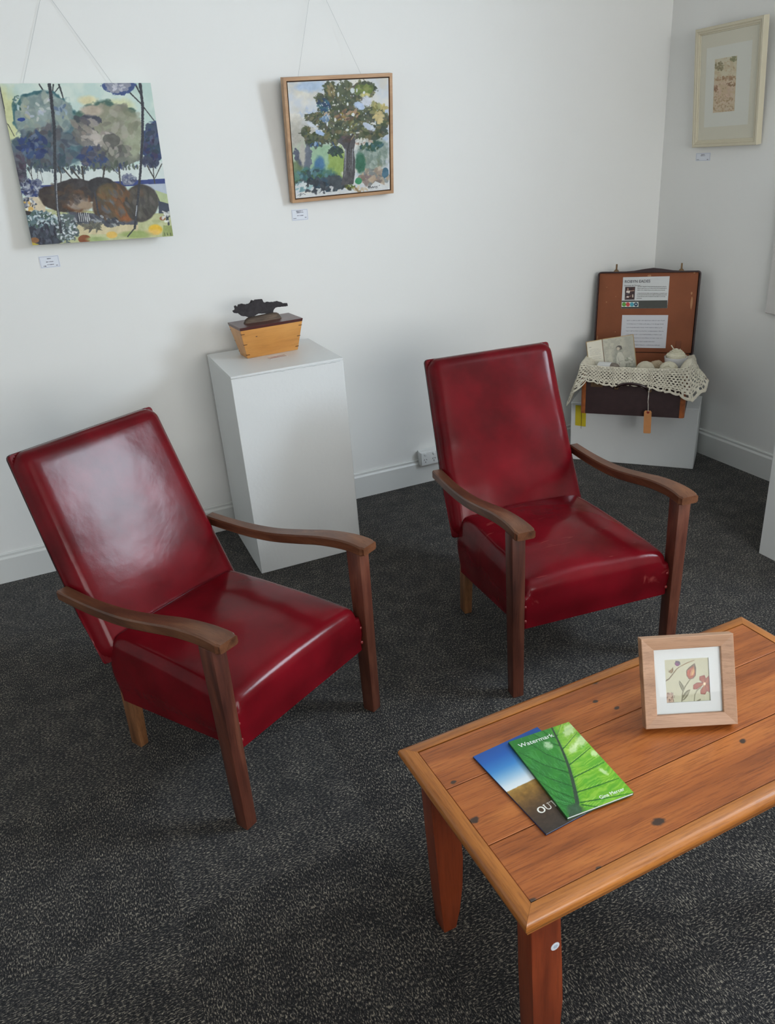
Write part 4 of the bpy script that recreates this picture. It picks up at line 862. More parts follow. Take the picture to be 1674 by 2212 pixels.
    # sky gaps
    for g_ in ((1130, 530, 70, 42, (178, 196, 224)), (1230, 780, 80, 34, (190, 200, 216)), (1045, 350, 26, 34, (206, 214, 214)), (985, 510, 12, 18, (222, 226, 220)), (1048, 634, 20, 20, (222, 226, 226)), (875, 390, 12, 26, (200, 206, 204)), (740, 742, 10, 26, (210, 216, 220)), (835, 690, 14, 22, (214, 214, 206)), (975, 815, 20, 16, (206, 210, 200)), (650, 840, 60, 26, (160, 184, 220)), (1095, 350, 10, 26, (200, 200, 190)), (830, 515, 12, 10, (210, 206, 196)), (1180, 375, 14, 16, (216, 218, 214)), (1100, 850, 22, 10, (190, 190, 180)), (880, 590, 9, 14, (206, 206, 200)), (1270, 800, 18, 16, (214, 222, 230)), (870, 510, 10, 10, (200, 200, 190)), (1210, 480, 60, 60, (206, 210, 220)), (560, 750, 80, 20, (196, 202, 210))):
        P.blob(*g_[:4], g_[4], rough=.35, rs=16, soft=.3, rot=.5 if g_[2] > 30 else 0)
    P.daubs(90, (920, 600, 420, 300), 5, [(206, 212, 212), (190, 200, 214), (214, 210, 196), (170, 180, 150)], asp=1.8, ang=1.3)
    # trunk
    P.poly([(850, 950), (900, 900), (960, 880), (1010, 900), (1060, 870), (1070, 960), (1050, 1060), (1066, 1180), (1060, 1330), (1040, 1460), (890, 1470), (920, 1340), (930, 1180), (950, 1060), (910, 990)], (84, 82, 84), var=20)
    for k in range(26):
        x = 930+P.rng.rand()*120; P.stroke([(x, 1020+80*P.rng.rand()), (x+10*(P.rng.rand()-.5)-10, 1250+150*P.rng.rand())], 9, [(52, 50, 54), (112, 112, 116), (150, 156, 162), (66, 60, 56)][k % 4], 4, rough=.5, alpha=.8)
    P.stroke([(1040, 870), (1000, 950), (980, 1050)], 22, (64, 60, 62)); P.stroke([(1055, 880), (1020, 930)], 12, (140, 126, 88)); P.daubs(12, (960, 920, 50, 30), 14, [(92, 70, 66), (76, 66, 60)])
    P.blob(830, 1060, 90, 60, (52, 72, 66), rough=.5, rs=24); P.daubs(16, (860, 1090, 60, 50), 12, [(48, 66, 62), (66, 96, 70)], ang=1.2); P.stroke([(800, 960), (830, 1020)], 10, (40, 76, 130))
    P.daubs(16, (600, 980, 90, 26), 14, [(150, 180, 214), (52, 92, 150), (60, 76, 70)])
    # signatures
    P.stroke([(1212, 1500), (1225, 1488), (1236, 1500), (1224, 1514), (1212, 1500)], 6, (34, 36, 44), rough=.1)
    P.stroke([(1242, 1490), (1246, 1512), (1258, 1498)], 5, (34, 36, 44), rough=.1); P.stroke([(1262, 1512), (1266, 1492), (1280, 1510), (1286, 1490)], 5, (34, 36, 44), rough=.1); P.stroke([(1304, 1490), (1294, 1498), (1302, 1510)], 5, (34, 36, 44), rough=.1); P.stroke([(1322, 1488), (1310, 1496), (1322, 1504), (1312, 1514)], 5, (34, 36, 44), rough=.1); P.stroke([(1340, 1486), (1352, 1478)], 5, (34, 36, 44))
    P.stroke([(378, 1580), (420, 1556), (400, 1590), (440, 1560), (470, 1570)], 5, (60, 66, 72), rough=.1)
fa = math.atan(.1396)
fp = empty('framed_painting', (-1.7201, -.0400, 1.3892), 0, 'framed painting of a single bushy green tree, in a thin pale timber frame', 'painting'); fp.rotation_euler = (fa, 0, 0)
M_ffr = wood('light_timber_frame', (170, 130, 94), (188, 148, 110), (202, 164, 126), 'x', rough=.45, fine=.12)
FWd, FHt = .4580, .4489/math.cos(fa)
bm = bmesh.new(); frame_ring(bm, FWd, FHt, .016, [(0, .034), (0, .0006), (.0006, 0), (.0120, 0), (.0122, .0004), (.0122, .034)]); mkobj('frame', bm, M_ffr, fp, smooth=False)
bm = bmesh.new(); box(bm, -FWd/2+.0122, FWd/2-.0122, .0125, .031, .0122, FHt-.0122); mkobj('backing', bm, plain('frame_shadow_gap', (74, 54, 40), .8), fp, smooth=False)
p_ = paint_panel('canvas', FWd-.0336, FHt-.0336, .010, 330, 370, [(275, 235), (1470, 210), (1470, 1530), (355, 1615)], (224, 220, 208), paint_olive, M_canvas, fp, side=(214, 208, 192), desat=.12); p_.location = (0, .0030, .0168)
bpy.context.view_layer.update()
wires(fp, [((-1.8769, -.05, 1.824), (-1.7800, -.010, 2.110)), ((-1.5967, -.05, 1.824), (-1.7150, -.010, 2.110)), ((-1.7800, -.010, 2.110), (-1.7490, -.004, 2.19)), ((-1.7150, -.010, 2.110), (-1.7490, -.004, 2.19))])

def paint_print(P):
    X, Y = P.X, P.Y
    v = (Y-740)/680
    P.mix(np.clip((Y-950)/60, 0, 1)*.8, (206, 186, 160)); P.blob(700, 1150, 110, 120, (206, 178, 156), soft=.6, rough=.3, alpha=.8); P.wash((196, 176, 140), 40, .55, .2, .6)
    P.daubs(50, (640, 830, 60, 60), 9, [(142, 132, 100), (160, 150, 116)], asp=1.3); P.daubs(20, (825, 740, 40, 30), 9, [(140, 140, 104)]); P.daubs(40, (710, 985, 150, 26), 9, [(168, 136, 104), (176, 146, 116)], asp=1.6)
    P.daubs(24, (790, 1060, 60, 26), 8, [(150, 120, 92)], asp=1.2); P.daubs(16, (590, 1110, 30, 50), 9, [(160, 122, 94)]); P.daubs(46, (680, 1250, 130, 60), 8, [(176, 148, 116), (186, 164, 132)], asp=1.6); P.daubs(50, (680, 1360, 140, 50), 8, [(178, 152, 120), (190, 168, 136)], asp=1.2)
    P.daubs(90, (715, 1060, 150, 340), 6, [(170, 146, 112), (186, 160, 126), (206, 186, 158)], asp=1.2)
ra = math.atan(.0761); RHt = .4770/math.cos(ra)
fr = empty('framed_print', (-.0300, -.41785, 1.4672), 0, 'cream framed print with narrow sandy image, on the right-hand wall', 'picture')
fr.rotation_mode = 'XYZ'; fr.matrix_world = Matrix.Translation((-.0300, -.41785, 1.4672)) @ Matrix.Rotation(-PI/2, 4, 'Z') @ Matrix.Rotation(ra, 4, 'X')
M_cream = plain('cream_frame_paint', (206, 198, 174), rough=.45, bump=.06, bscale=80); M_creammat = plain('cream_mount', (212, 208, 190), .7); M_whitemat = plain('pale_sheet', (218, 218, 208), .7)
bm = bmesh.new(); frame_ring(bm, .3807, RHt, .030, [(0, .028), (0, .002), (.002, 0), (.0115, 0), (.013, .003), (.0155, .003), (.0165, .0015), (.0215, .0025), (.0225, .006), (.0275, .007), (.0285, .010), (.0285, .028)]); mkobj('frame', bm, M_cream, fr, smooth=False)
bm = bmesh.new(); box(bm, -.164, .164, .0105, .012, .026, RHt-.026); mkobj('mount', bm, M_creammat, fr, smooth=False)
bm = bmesh.new(); box(bm, -.1270, .1270, .0098, .0105, .082, .398); mkobj('inner_sheet', bm, M_whitemat, fr, smooth=False)
p_ = paint_panel('print', .1245, .2110, .0005, 100, 170, [(590, 740), (868, 703), (825, 1390), (555, 1418)], (208, 200, 174), paint_print, M_art, fr); p_.location = (-.0130, .0090, .1392)
bm = bmesh.new(); box(bm, -.163, .163, .0065, .0078, .027, RHt-.027); mkobj('glass', bm, M_pglass, fr, smooth=False)

# wall labels
M_card = attr_mat('printed_card', rough=.5)
def wall_label(loc, w, h, rz, label, lines, tilt=0):
    def fn(P):
        X, Y = P.X, P.Y
        d = np.minimum(np.minimum(X, 100-X)-4, np.minimum(Y, 60-Y)-4); P.mix((np.abs(d) < .8)*.55, (120, 126, 150))
        for (x, y, l, w_) in lines:
            k = x
            while k < x+l: s_ = 1.2+P.rng.rand()*2.4; P.stroke([(k, y), (min(k+s_, x+l), y)], w_, (84, 86, 96), rough=.6); k += s_+1.0
    e = empty('wall_label', loc, rz, label, 'label'); e.rotation_euler = (0, tilt, rz)
    paint_panel('card', w, h, .0012, 110, 70, [(0, 0), (100, 0), (100, 60), (0, 60)], (222, 226, 234), fn, M_card, e)
    return e
L1 = [(42, 14, 18, 3), (34, 30, 34, 3), (36, 44, 32, 2.4), (16, 50, 12, 3.4), (80, 50, 8, 2.4)]
wall_label((-2.9245, -.0016, 1.2445), .0715, .0435, 0, 'small printed white card below the tree-and-boulder canvas', L1, .02)
wall_label((-1.9115, -.0016, 1.3175), .0715, .0440, 0, 'small printed white card below the framed painting of the single tree', [(30, 10, 38, 3), (30, 18, 40, 3), (34, 34, 36, 2.4), (10, 48, 14, 3.4), (80, 46, 10, 3)], .02)
wall_label((-.0016, -.2755, 1.4080), .0915, .0345, -PI/2, 'small printed card below the cream framed print on the right wall', [(38, 12, 24, 3), (36, 22, 28, 3), (10, 50, 12, 4), (80, 50, 8, 3.4)])
# white board at the right edge
bd = bmesh.new(); box(bd, -.022, -.0005, -1.26, -.762, .775, 1.32, .0015, 1)
tag(mkobj('white_panel', bd, plain('white_panel_paint', (206, 203, 200), .6), None), 'blank white panel on the right wall, mostly outside the view', 'panel')

# ------------------------------------------------------------------ power outlet
M_plastic = plain('white_plastic', (226, 228, 228), rough=.28, coat=.2)
M_slot = plain('socket_slot', (52, 54, 58), .6)
po = empty('power_outlet', (-1.4380, 0, .1070), 0, 'white four-gang power outlet above the skirting between plinth and right armchair', 'power outlet')
bm = bmesh.new(); box(bm, 0, .245, -.046, -.0158, 0, .0715, .003, 2); box(bm, .004, .241, -.020, -.0005, .0255, .0715, .001, 1); mkobj('housing', bm, M_plastic, po)
bm = bmesh.new(); box(bm, .003, .242, -.0505, -.046, .002, .0695, .0015, 2); mkobj('face_plate', bm, M_plastic, po)
for k in range(4):
    xx = .0245+.0470*k
    bm = bmesh.new(); lathe(bm, [(.0078, 0), (.0078, .001), (.0060, .0018), (.0060, .0042), (.0052, .0050)], 22, Matrix.Translation((xx, -.0505, .0585)) @ Matrix.Rotation(PI/2, 4, 'X')); mkobj('switch', bm, M_plastic, po)
    bm = bmesh.new()
    for dx, dz, a in ((-.0062, .0062, .52), (.0062, .0062, -.52), (0, -.0062, 0)):
        box(bm, -.0012, .0012, -.0007, .0002, -.0036, .0036, M=Matrix.Translation((xx+dx, -.0505, .0250+dz)) @ Matrix.Rotation(a if dz > 0 else 0, 4, 'Y'))
    mkobj('socket', bm, M_slot, po, smooth=False)
#@@PART4

# ------------------------------------------------------------------ open suitcase in the corner
MS = Matrix.Translation((-.6806, -.3203, .3143)) @ Matrix.Rotation(-.8051, 4, 'Z')
SWD, SDP, SHT = .480, .345, .2117
M_fibre = plain('dark_brown_fibreboard', (52, 34, 35), rough=.55, bump=.35, bscale=260, var=.2, vscale=30)
M_trimleather = plain('tan_corner_leather', (150, 82, 38), rough=.45, bump=.3, bscale=90, var=.35, vscale=40)
M_lining = plain('tan_lining', (134, 76, 46), rough=.75, bump=.15, bscale=120, var=.10, vscale=9)
M_brass = plain('aged_brass', (128, 104, 78), rough=.4, metal=.7)
M_handle = plain('dark_leather_handle', (44, 24, 26), rough=.25, coat=.4)
su = empty('suitcase', (0, 0, 0), 0, 'open vintage brown suitcase filled with yarn, standing on the low corner plinth', 'suitcase'); su.matrix_world = MS
t_ = .006
def rbox(bm, w, d, z0, z1, r, th, n=5):
    """open rounded-corner tray wall ring from z0 to z1"""
    def ringpts(ins):
        P = []
        for cx, cy, a0 in ((w-r, d-r, 0), (r, d-r, PI/2), (r, r, PI), (w-r, r, 1.5*PI)):
            for k in range(n+1):
                a = a0+PI/2*k/n; P.append((cx+(r-ins)*math.cos(a), cy+(r-ins)*math.sin(a)))
        return P
    o_, i_ = ringpts(0), ringpts(th); N = len(o_)
    A = [bm.verts.new((x, y, z0)) for x, y in o_]; B = [bm.verts.new((x, y, z1)) for x, y in o_]; C_ = [bm.verts.new((x, y, z1)) for x, y in i_]; D_ = [bm.verts.new((x, y, z0+th)) for x, y in i_]
    for k in range(N):
        j = (k+1) % N
        bm.faces.new((A[k], A[j], B[j], B[k])); bm.faces.new((B[k], B[j], C_[j], C_[k])); bm.faces.new((C_[k], C_[j], D_[j], D_[k]))
    bm.faces.new(A[::-1]); bm.faces.new(D_)
bm = bmesh.new(); rbox(bm, SWD, SDP, 0, SHT, .014, t_)
bse = mkobj('base', bm, M_fibre, su, sharp=50)
bm = bmesh.new()
box(bm, t_+.0002, t_+.0022, t_+.008, SDP-t_-.008, t_+.001, SHT-.004); box(bm, SWD-t_-.0022, SWD-t_-.0002, t_+.008, SDP-t_-.008, t_+.001, SHT-.004); box(bm, t_+.008, SWD-t_-.008, SDP-t_-.0022, SDP-t_-.0002, t_+.001, SHT+.012)
mkobj('base_lining', bm, M_lining, su, smooth=False)
for s in (0, 1):   # leather corner bands at the front and back
    for yy in (0, 1):
        bm = bmesh.new(); P = []
        x_ = lambda q: q if s == 0 else SWD-q
        y_ = lambda q: q if yy == 0 else SDP-q
        path = [(-.0012, .040), (-.0012, .014), (.0009, .0055), (.0055, .0009), (.014, -.0012), (.022, -.0012)]
        inn = [(.001, .040), (.001, .014), (.0028, .0070), (.0070, .0028), (.014, .001), (.022, .001)]
        A = [bm.verts.new((x_(a), y_(b), -.0001)) for a, b in path+inn[::-1]]; B = [bm.verts.new((x_(a), y_(b), SHT-.002)) for a, b in path+inn[::-1]]
        n = len(A); bm.faces.new(A); bm.faces.new(B[::-1])
        for k in range(n): bm.faces.new((A[k], A[(k+1) % n], B[(k+1) % n], B[k]))
        mkobj('corner_band', bm, M_trimleather, bse, smooth=False)
for xa in (.044, SWD-.101):
    bm = bmesh.new(); box(bm, xa, xa+.057, -.0030, -.0002, .136, .159, .001, 1); lp = mkobj('lock', bm, M_brass, su)
    bm = bmesh.new(); box(bm, xa+.014, xa+.030, -.0062, -.0030, .142, .156, .001, 1); mkobj('catch', bm, M_brass, lp)
# handle: arched leather grip on two lugs
bm = bmesh.new(); hp = smooth_curve([(.166, -.010, .140), (.176, -.024, .152), (.205, -.030, .164), (.242, -.031, .1665), (.280, -.030, .160), (.306, -.024, .147), (.318, -.010, .132)], 5)
tube(bm, hp, [.0052]*6+[.0068]*(len(hp)-12)+[.0052]*6, 12); hd = mkobj('handle', bm, M_handle, su)
for xa, za in ((.166, .138), (.318, .131)):
    bm = bmesh.new(); box(bm, xa-.009, xa+.009, -.013, -.0002, za-.008, za+.006, .002, 1); mkobj('handle_lug', bm, M_brass, hd)
# lid
LN = .4056; LA = math.atan(.0552/.4018)
ML = MS @ Matrix.Translation((0, SDP, SHT)) @ Matrix.Rotation(-LA, 4, 'X')
MLl = Matrix.Translation((0, SDP, SHT)) @ Matrix.Rotation(-LA, 4, 'X')
def lidobj(name, bm, mat, parent=su, **k):
    bmesh.ops.transform(bm, matrix=MLl, verts=bm.verts); return mkobj(name, bm, mat, parent, **k)
bm = bmesh.new()
LR = Matrix(((1, 0, 0, 0), (0, 0, -1, .046), (0, 1, 0, 0), (0, 0, 0, 1)))  # tray (x, y, z-up) -> (x, depth, height)
rbox(bm, SWD+.006, LN, 0, .046, .016, .006); bmesh.ops.transform(bm, matrix=Matrix.Translation((-.003, 0, 0)) @ LR, verts=bm.verts)
ld = lidobj('lid', bm, M_fibre, sharp=50)
bm = bmesh.new(); box(bm, .0045, SWD-.0075, .012, .014, .012, LN-.008); lidobj('lid_lining', bm, M_lining, ld, smooth=False)
M_bare = plain('bare_fibre', (172, 124, 88), .8)
for k, (x0_, z0_, w_, h_) in enumerate(((.452, .255, .010, .055), (.448, .300, .008, .012), (.245, .384, .016, .010), (.046, .258, .005, .005), (.090, .285, .0035, .0035), (.100, .110, .004, .004), (.452, .395, .008, .006), (.012, .08, .004, .02), (.043, .33, .008, .0015))):
    bm = bmesh.new(); n = 9; P = [(x0_+w_/2*(1+.3*random.random())*math.cos(2*PI*i/n), z0_+h_/2*(1+.4*random.random())*math.sin(2*PI*i/n)) for i in range(n)]; a = [bm.verts.new((x, .0117, z)) for x, z in P]; bm.faces.new(a); lidobj('worn_patch', bm, M_bare, ld, smooth=False)
bm = bmesh.new(); arch = [(.10, LN-.002), (.17, LN+.003), (.22, LN+.011), (.26, LN+.0155), (.30, LN+.011), (.35, LN+.003), (.43, LN-.002)]
prism(bm, arch, .002, .040); lidobj('arched_edge', bm, M_fibre, ld)
for xa in (.084, .391):
    bm = bmesh.new(); hexa(bm, [(xa-.014, .010, LN-.001), (xa+.014, .010, LN-.001), (xa+.014, .028, LN-.001), (xa-.014, .028, LN-.001), (xa-.006, .013, LN+.010), (xa+.006, .013, LN+.010), (xa+.006, .025, LN+.010), (xa-.006, .025, LN+.010)], .001, 1)
    box(bm, xa-.0042, xa+.0042, .015, .020, LN+.009, LN+.036, .0015, 1); lidobj('latch', bm, M_brass, ld)
bm = bmesh.new(); box(bm, .398, .422, .0085, .0120, .013, .070, .001, 1); lidobj('lining_strap', bm, plain('worn_tan_strap', (120, 66, 40), .7), ld)
for xa in (.07, .38):
    bm = bmesh.new(); box(bm, xa, xa+.03, SDP+.0002, SDP+.003, SHT-.028, SHT-.002, .001, 1); mkobj('hinge', bm, M_brass, bse)

# cards resting on the lid lining
def lid_card(name, x0_, z0_, w, h, label, nx, ny, quad, base, fn, roll=0):
    e = empty(name, (0, 0, 0), 0, label, 'card'); e.matrix_world = ML @ Matrix.Translation((x0_+w/2, .0098, z0_)) @ Matrix.Rotation(roll, 4, 'Y')
    paint_panel('card', w, h, .0018, nx, ny, quad, base, fn, M_card, e); return e
def squiggle(P, x, y, l, w, col, amp=1.0, gap=.25):
    k = x
    while k < x+l:
        s_ = 8+P.rng.rand()*26
        pts = [(k+s_*j/4, y+amp*(P.rng.rand()-.5)*4) for j in range(5)]; pts = [(min(a, x+l), b) for a, b in pts]
        P.stroke(pts, w, col, rough=.8, alpha=.75); k += s_+4+6*P.rng.rand()
def paint_bio(P):   # crop: 1340..1450 x 590..670 at 15.22
    X, Y = P.X, P.Y
    P.poly([(40, 925), (1560, 905), (1560, 1175), (20, 1190)], (66, 68, 64), var=4)
    P.poly([(38, 975), (590, 965), (590, 1125), (32, 1135)], (228, 232, 224), var=0)
    for cx, c in ((112, (92, 160, 62)), (240, (200, 70, 74)), (375, (72, 160, 180)), (508, (34, 60, 84))): P.blob(cx, 1050, 66, 72, c, rough=0, soft=.08, var=3)
    P.poly([(470, 1060), (508, 1015), (545, 1060)], (190, 205, 215), var=0)
    for cx in (175, 308, 441):
        for dy in (-62, 62): P.poly([(cx-16, 1050+dy*1.2), (cx+16, 1050+dy*1.2), (cx, 1050+dy*.45)], (228, 232, 224), var=0)
    P.poly([(155, 470), (480, 462), (455, 888), (130, 895)], (58, 38, 38), var=14)
    P.blob(240, 540, 30, 36, (168, 132, 112), soft=.3); P.poly([(200, 590), (320, 590), (290, 680), (180, 650)], (214, 204, 194)); P.stroke([(320, 600), (440, 590)], 22, (190, 150, 128)); P.blob(235, 800, 40, 30, (222, 204, 196)); P.poly([(385, 715), (420, 715), (420, 815), (380, 815)], (196, 180, 166)); P.blob(220, 700, 60, 40, (74, 62, 70)); P.stroke([(280, 790), (340, 765)], 26, (150, 110, 96)); P.blob(420, 530, 40, 30, (84, 50, 44)); P.poly([(150, 790), (190, 780), (200, 860), (140, 870)], (96, 76, 76))
    for y, x, l in ((462, 560, 950), (517, 555, 970), (578, 550, 910), (685, 545, 990), (735, 540, 980), (790, 540, 940), (855, 535, 160)): squiggle(P, x, y+(555-x)*.02-8, l, 17, (112, 114, 112))
bio = lid_card('information_card', .1215, .2275, .2205, .1520, 'white card headed ROBYN EADES with small photo, upper one in the suitcase lid', 330, 230, [(85, 155), (1610, 110), (1560, 1175), (20, 1190)], (206, 208, 208), paint_bio, -.012)
M_greytext = plain('grey_lettering', (106, 106, 110), .5)
TR = Matrix.Rotation(PI/2, 4, 'X')
text_mesh('title_lettering', 'ROBYN EADES', .0192, M_greytext, bio, Matrix.Translation((-.1015, -.0006, .1245)) @ TR, .0002, .00035, sx=.98)
text_mesh('subtitle_lettering', 'Summer & Tanner', .0105, M_greytext, bio, Matrix.Translation((-.1015, -.0006, .1085)) @ TR, .0002, sx=.98)
def paint_note(P):
    for k in range(8):
        y = 120+k*78; squiggle(P, 110, y, (820, 800, 780, 810, 790, 800, 650, 760)[k], 9, (128, 130, 138), amp=1.6)
lid_card('handwritten_note', .1295, .0330, .2210, .1620, 'plain white handwritten note, lower one in the suitcase lid', 240, 170, [(0, 0), (1000, 0), (1000, 730), (0, 730)], (206, 207, 212), paint_note, -.006)

# ------------------------------------------------------------------ crocheted cloth lining and hanging over the suitcase
def interp(st, s):
    xs = [q[0] for q in st]; k = max(0, min(len(xs)-2, int(np.searchsorted(xs, s, side='right'))-1)); t = (s-xs[k])/(xs[k+1]-xs[k]); t = t*t*(3-2*t)
    a, b = st[k][1], st[k+1][1]; return [p+(q-p)*t for p, q in zip(a, b)]
#        s      cx     cy     nx    ny    hemz   out   topz
ST = [(0.00, (0.000, .300, -1.0, 0.0, .150, .030, .228)), (.10, (0.000, .200, -1.0, 0.0, .110, .045, .235)), (.20, (0.000, .100, -1.0, 0.0, .060, .060, .238)), (.27, (0.000, .030, -1.0, -.12, .030, .066, .240)),
      (.31, (0.000, .002, -.75, -.66, .110, .045, .243)), (.35, (.030, .000, -.1, -1.0, .172, .016, .240)), (.40, (.080, .000, 0.0, -1.0, .160, .013, .237)), (.47, (.150, .000, 0.0, -1.0, .148, .013, .234)), (.54, (.225, .000, 0.0, -1.0, .163, .026, .233)),
      (.64, (.322, .000, 0.0, -1.0, .147, .014, .233)), (.70, (.385, .000, 0.0, -1.0, .132, .014, .233)), (.76, (.450, .000, .1, -1.0, .120, .018, .236)), (.80, (.478, .002, .65, -.76, .095, .040, .250)), (.84, (.480, .025, 1.0, -.25, .135, .078, .262)), (.89, (.480, .070, 1.0, 0.0, .170, .085, .262)), (1.0, (.480, .190, 1.0, 0.0, .190, .040, .238)), (1.08, (.480, .280, 1.0, 0.0, .195, .022, .230))]
SMAX = 1.08; NS = 560
inner_n = 10; hang_n = 46
bm = bmesh.new(); rows = []
for i in range(NS+1):
    s = SMAX*i/NS; cx, cy, nx_, ny_, hz_, out_, tz_ = interp(ST, s); ln = math.hypot(nx_, ny_); nx_, ny_ = nx_/ln, ny_/ln
    scallop = .0075*abs(math.sin(s*PI/.0345)); hz_ -= scallop*.9
    col = []
    tz_ += .0035*mnoise.noise(Vector((s*22, 0, 1)))
    for j in range(inner_n):      # inside, climbing to the rim
        t = j/inner_n; off = -.050+.044*t; z = .178+(tz_-.178)*(1-(1-t)**2)
        col.append((cx+nx_*off, cy+ny_*off, z))
    for j in range(hang_n+1):
        t = j/hang_n
        if t < .12: q = t/.12; off = -.006+.014*math.sin(q*PI/2)+.004; z = tz_+.0035*math.sin(q*PI)
        else: q = (t-.12)/.88; off = .012+(out_-.008)*q**1.2; z = tz_+(hz_-tz_)*q
        fold = .0055*mnoise.noise(Vector((s*26, t*1.2, 2)))*min(1, t*2)*(2.2 if s < .33 or s > .77 else .8)
        off = max(off+fold, .0065 if t > .12 else -1)
        off += .0009*math.sin(s*PI/.0085*2)*math.sin(t*34)
        col.append((cx+nx_*off, cy+ny_*off, z))
    rows.append([bm.verts.new(p) for p in col])
nj = len(rows[0]); kill = []
for i in range(NS):
    s = SMAX*(i+.5)/NS
    for j in range(nj-1):
        f_ = bm.faces.new((rows[i][j], rows[i+1][j], rows[i+1][j+1], rows[i][j+1]))
        if j > inner_n+4:
            t = (j+.5-inner_n)/hang_n; cell = int((t*.105)/.0088); z_ = ((t*.105) % .0088)/.0088; ph = (s/.0118+.5*(cell % 2)) % 1.0
            if .30 < ph < .72 and .26 < z_ < .68 and t < .84: kill.append(f_)            # slits between the stitches
            ph2 = (s/.0172) % 1.0
            if .855 < t < .905 and .22 < ph2 < .80: kill.append(f_)                        # open row above the scallops
bmesh.ops.delete(bm, geom=kill, context='FACES')
# soft bed inside the case
nbx, nby = 40, 26; g_ = []
for i in range(nbx+1):
    r_ = []
    for j in range(nby+1):
        x = .012+(SWD-.024)*i/nbx; y = .040+(SDP-.058)*j/nby
        r_.append(bm.verts.new((x, y, .152+.008*mnoise.noise(Vector((x*18, y*18, 4))))))
    g_.append(r_)
for i in range(nbx):
    for j in range(nby): bm.faces.new((g_[i][j], g_[i+1][j], g_[i+1][j+1], g_[i][j+1]))
M_croch = plain('cream_crochet', (216, 209, 190), rough=.9, bump=1.0, bscale=330, var=.12, vscale=60)
dl = mkobj('crocheted_cloth', bm, M_croch, None, sharp=180); dl.matrix_world = MS
md = dl.modifiers.new('thickness', 'SOLIDIFY'); md.thickness = .0016; md.offset = 0
tag(dl, 'cream crocheted cloth with scalloped edge, hanging over the suitcase rim', 'cloth')

# ------------------------------------------------------------------ things lying in the suitcase
def at(x, y, z, rz=0): return MS @ Matrix.Translation((x, y, z)) @ Matrix.Rotation(rz, 4, 'Z')
def in_case(name, label, cat, M, group=None):
    e = empty(name, (0, 0, 0), 0, label, cat, group); e.matrix_world = M; return e
M_yarn = plain('cream_yarn', (216, 210, 188), rough=.9, bump=.6, bscale=300, var=.08, vscale=70)
M_linen = plain('pale_linen', (198, 190, 170), rough=.85, bump=.3, bscale=400)
M_greyw = plain('grey_brown_wool', (132, 122, 112), rough=.95, bump=.8, bscale=260, var=.25, vscale=50)
def yarn_ball(bm, R, n=150, tr=.0016, seed=1, squash=.92, c=(0, 0, 0)):
    rnd = random.Random(seed); bmesh.ops.create_icosphere(bm, subdivisions=3, radius=R*.955, matrix=Matrix.Translation(c) @ Matrix.Diagonal((1, 1, squash, 1)))
    for k in range(n):
        ax = Vector((rnd.gauss(0, 1), rnd.gauss(0, 1), rnd.gauss(0, 1)))
        cl = k//14; r2d = random.Random(seed*31+cl); base = Vector((r2d.gauss(0, 1), r2d.gauss(0, 1), r2d.gauss(0, 1))).normalized(); ax = (base+ax*.16).normalized()
        u = ax.orthogonal().normalized(); v = ax.cross(u); off = (rnd.random()-.5)*.55; rr = math.sqrt(1-off*off)
        a0 = rnd.random()*6.28; L = 2.2+rnd.random()*2.5; P = []
        for i in range(19):
            a = a0+L*i/18; p = (u*math.cos(a)+v*math.sin(a))*rr+ax*off; p = p*R*(.975+.03*rnd.random()*.3); P.append((p.x+c[0], p.y+c[1], p.z*squash+c[2]))
        tube(bm, P, tr, 5)
e = in_case('yarn_ball', 'white yarn ball with coiled strands, just in front of the bowl in the suitcase', 'yarn', at(.388, .112, .200))
bm = bmesh.new(); yarn_ball(bm, .0430, seed=4, tr=.0020); mkobj('ball', bm, M_yarn, e)
bm = bmesh.new(); pts = [(.012*math.cos(a)*(1-a/22)*1.6-.004, -.036-.004*math.sin(a*.5)+.002, .012*math.sin(a)*(1-a/22)*1.6+.012) for a in [k*.35 for k in range(50)]]; tube(bm, pts, .0018, 5); mkobj('loose_strand', bm, M_yarn, e)
# linen-wrapped ball with gathered folds
e = in_case('linen_bundle', 'round pale linen-wrapped bundle with gathered folds, beside the open book', 'bundle', at(.282, .112, .198, .3))
bm = bmesh.new(); bmesh.ops.create_uvsphere(bm, u_segments=72, v_segments=36, radius=.0430)
for v in bm.verts:
    d = v.co.normalized(); c_ = Vector((-.25, -.75, .25)).normalized(); k = d.dot(c_); a = math.atan2(d.cross(c_).dot(Vector((0, 0, 1))), d.dot(c_.cross(Vector((0, 0, 1))).normalized()))
    amp = .0022*max(0, k)**.6 if k > 0 else 0; v.co = v.co*(1+0)+d*(amp*math.sin(a*9+2*k)+.0012*mnoise.noise(d*5)); v.co.z *= .94; v.co += c_*(-.006*max(0, k-.85)/.15)
mkobj('wrapping', bm, M_linen, e, sharp=180)
e = in_case('yarn_ball', 'small beige yarn ball half hidden behind the linen bundle and white yarn', 'yarn', at(.326, .188, .1925))
bm = bmesh.new(); yarn_ball(bm, .036, seed=9, n=80); mkobj('ball', bm, plain('beige_yarn', (186, 168, 142), rough=.9, bump=.5, bscale=300), e)
e = in_case('wool_hank', 'grey-brown wool in a white paper band, in front of the open book', 'wool', at(.112, .100, .194, -.18))
bm = bmesh.new(); prof = [(.001, -.052), (.020, -.051), (.030, -.046), (.0345, -.030), (.0352, 0), (.0350, .026), (.032, .038), (.024, .048), (.012, .053), (.001, .054)]
lathe(bm, prof, 40, Matrix.Rotation(PI/2, 4, 'Y'), cap=False)
for v in bm.verts:
    a = math.atan2(v.co.y, v.co.z); r = math.hypot(v.co.y, v.co.z); f_ = 1+.05*math.sin(a*13+v.co.x*60)*min(1, r/.02); v.co.y *= f_; v.co.z *= f_
mkobj('wool', bm, M_greyw, e, sharp=180)
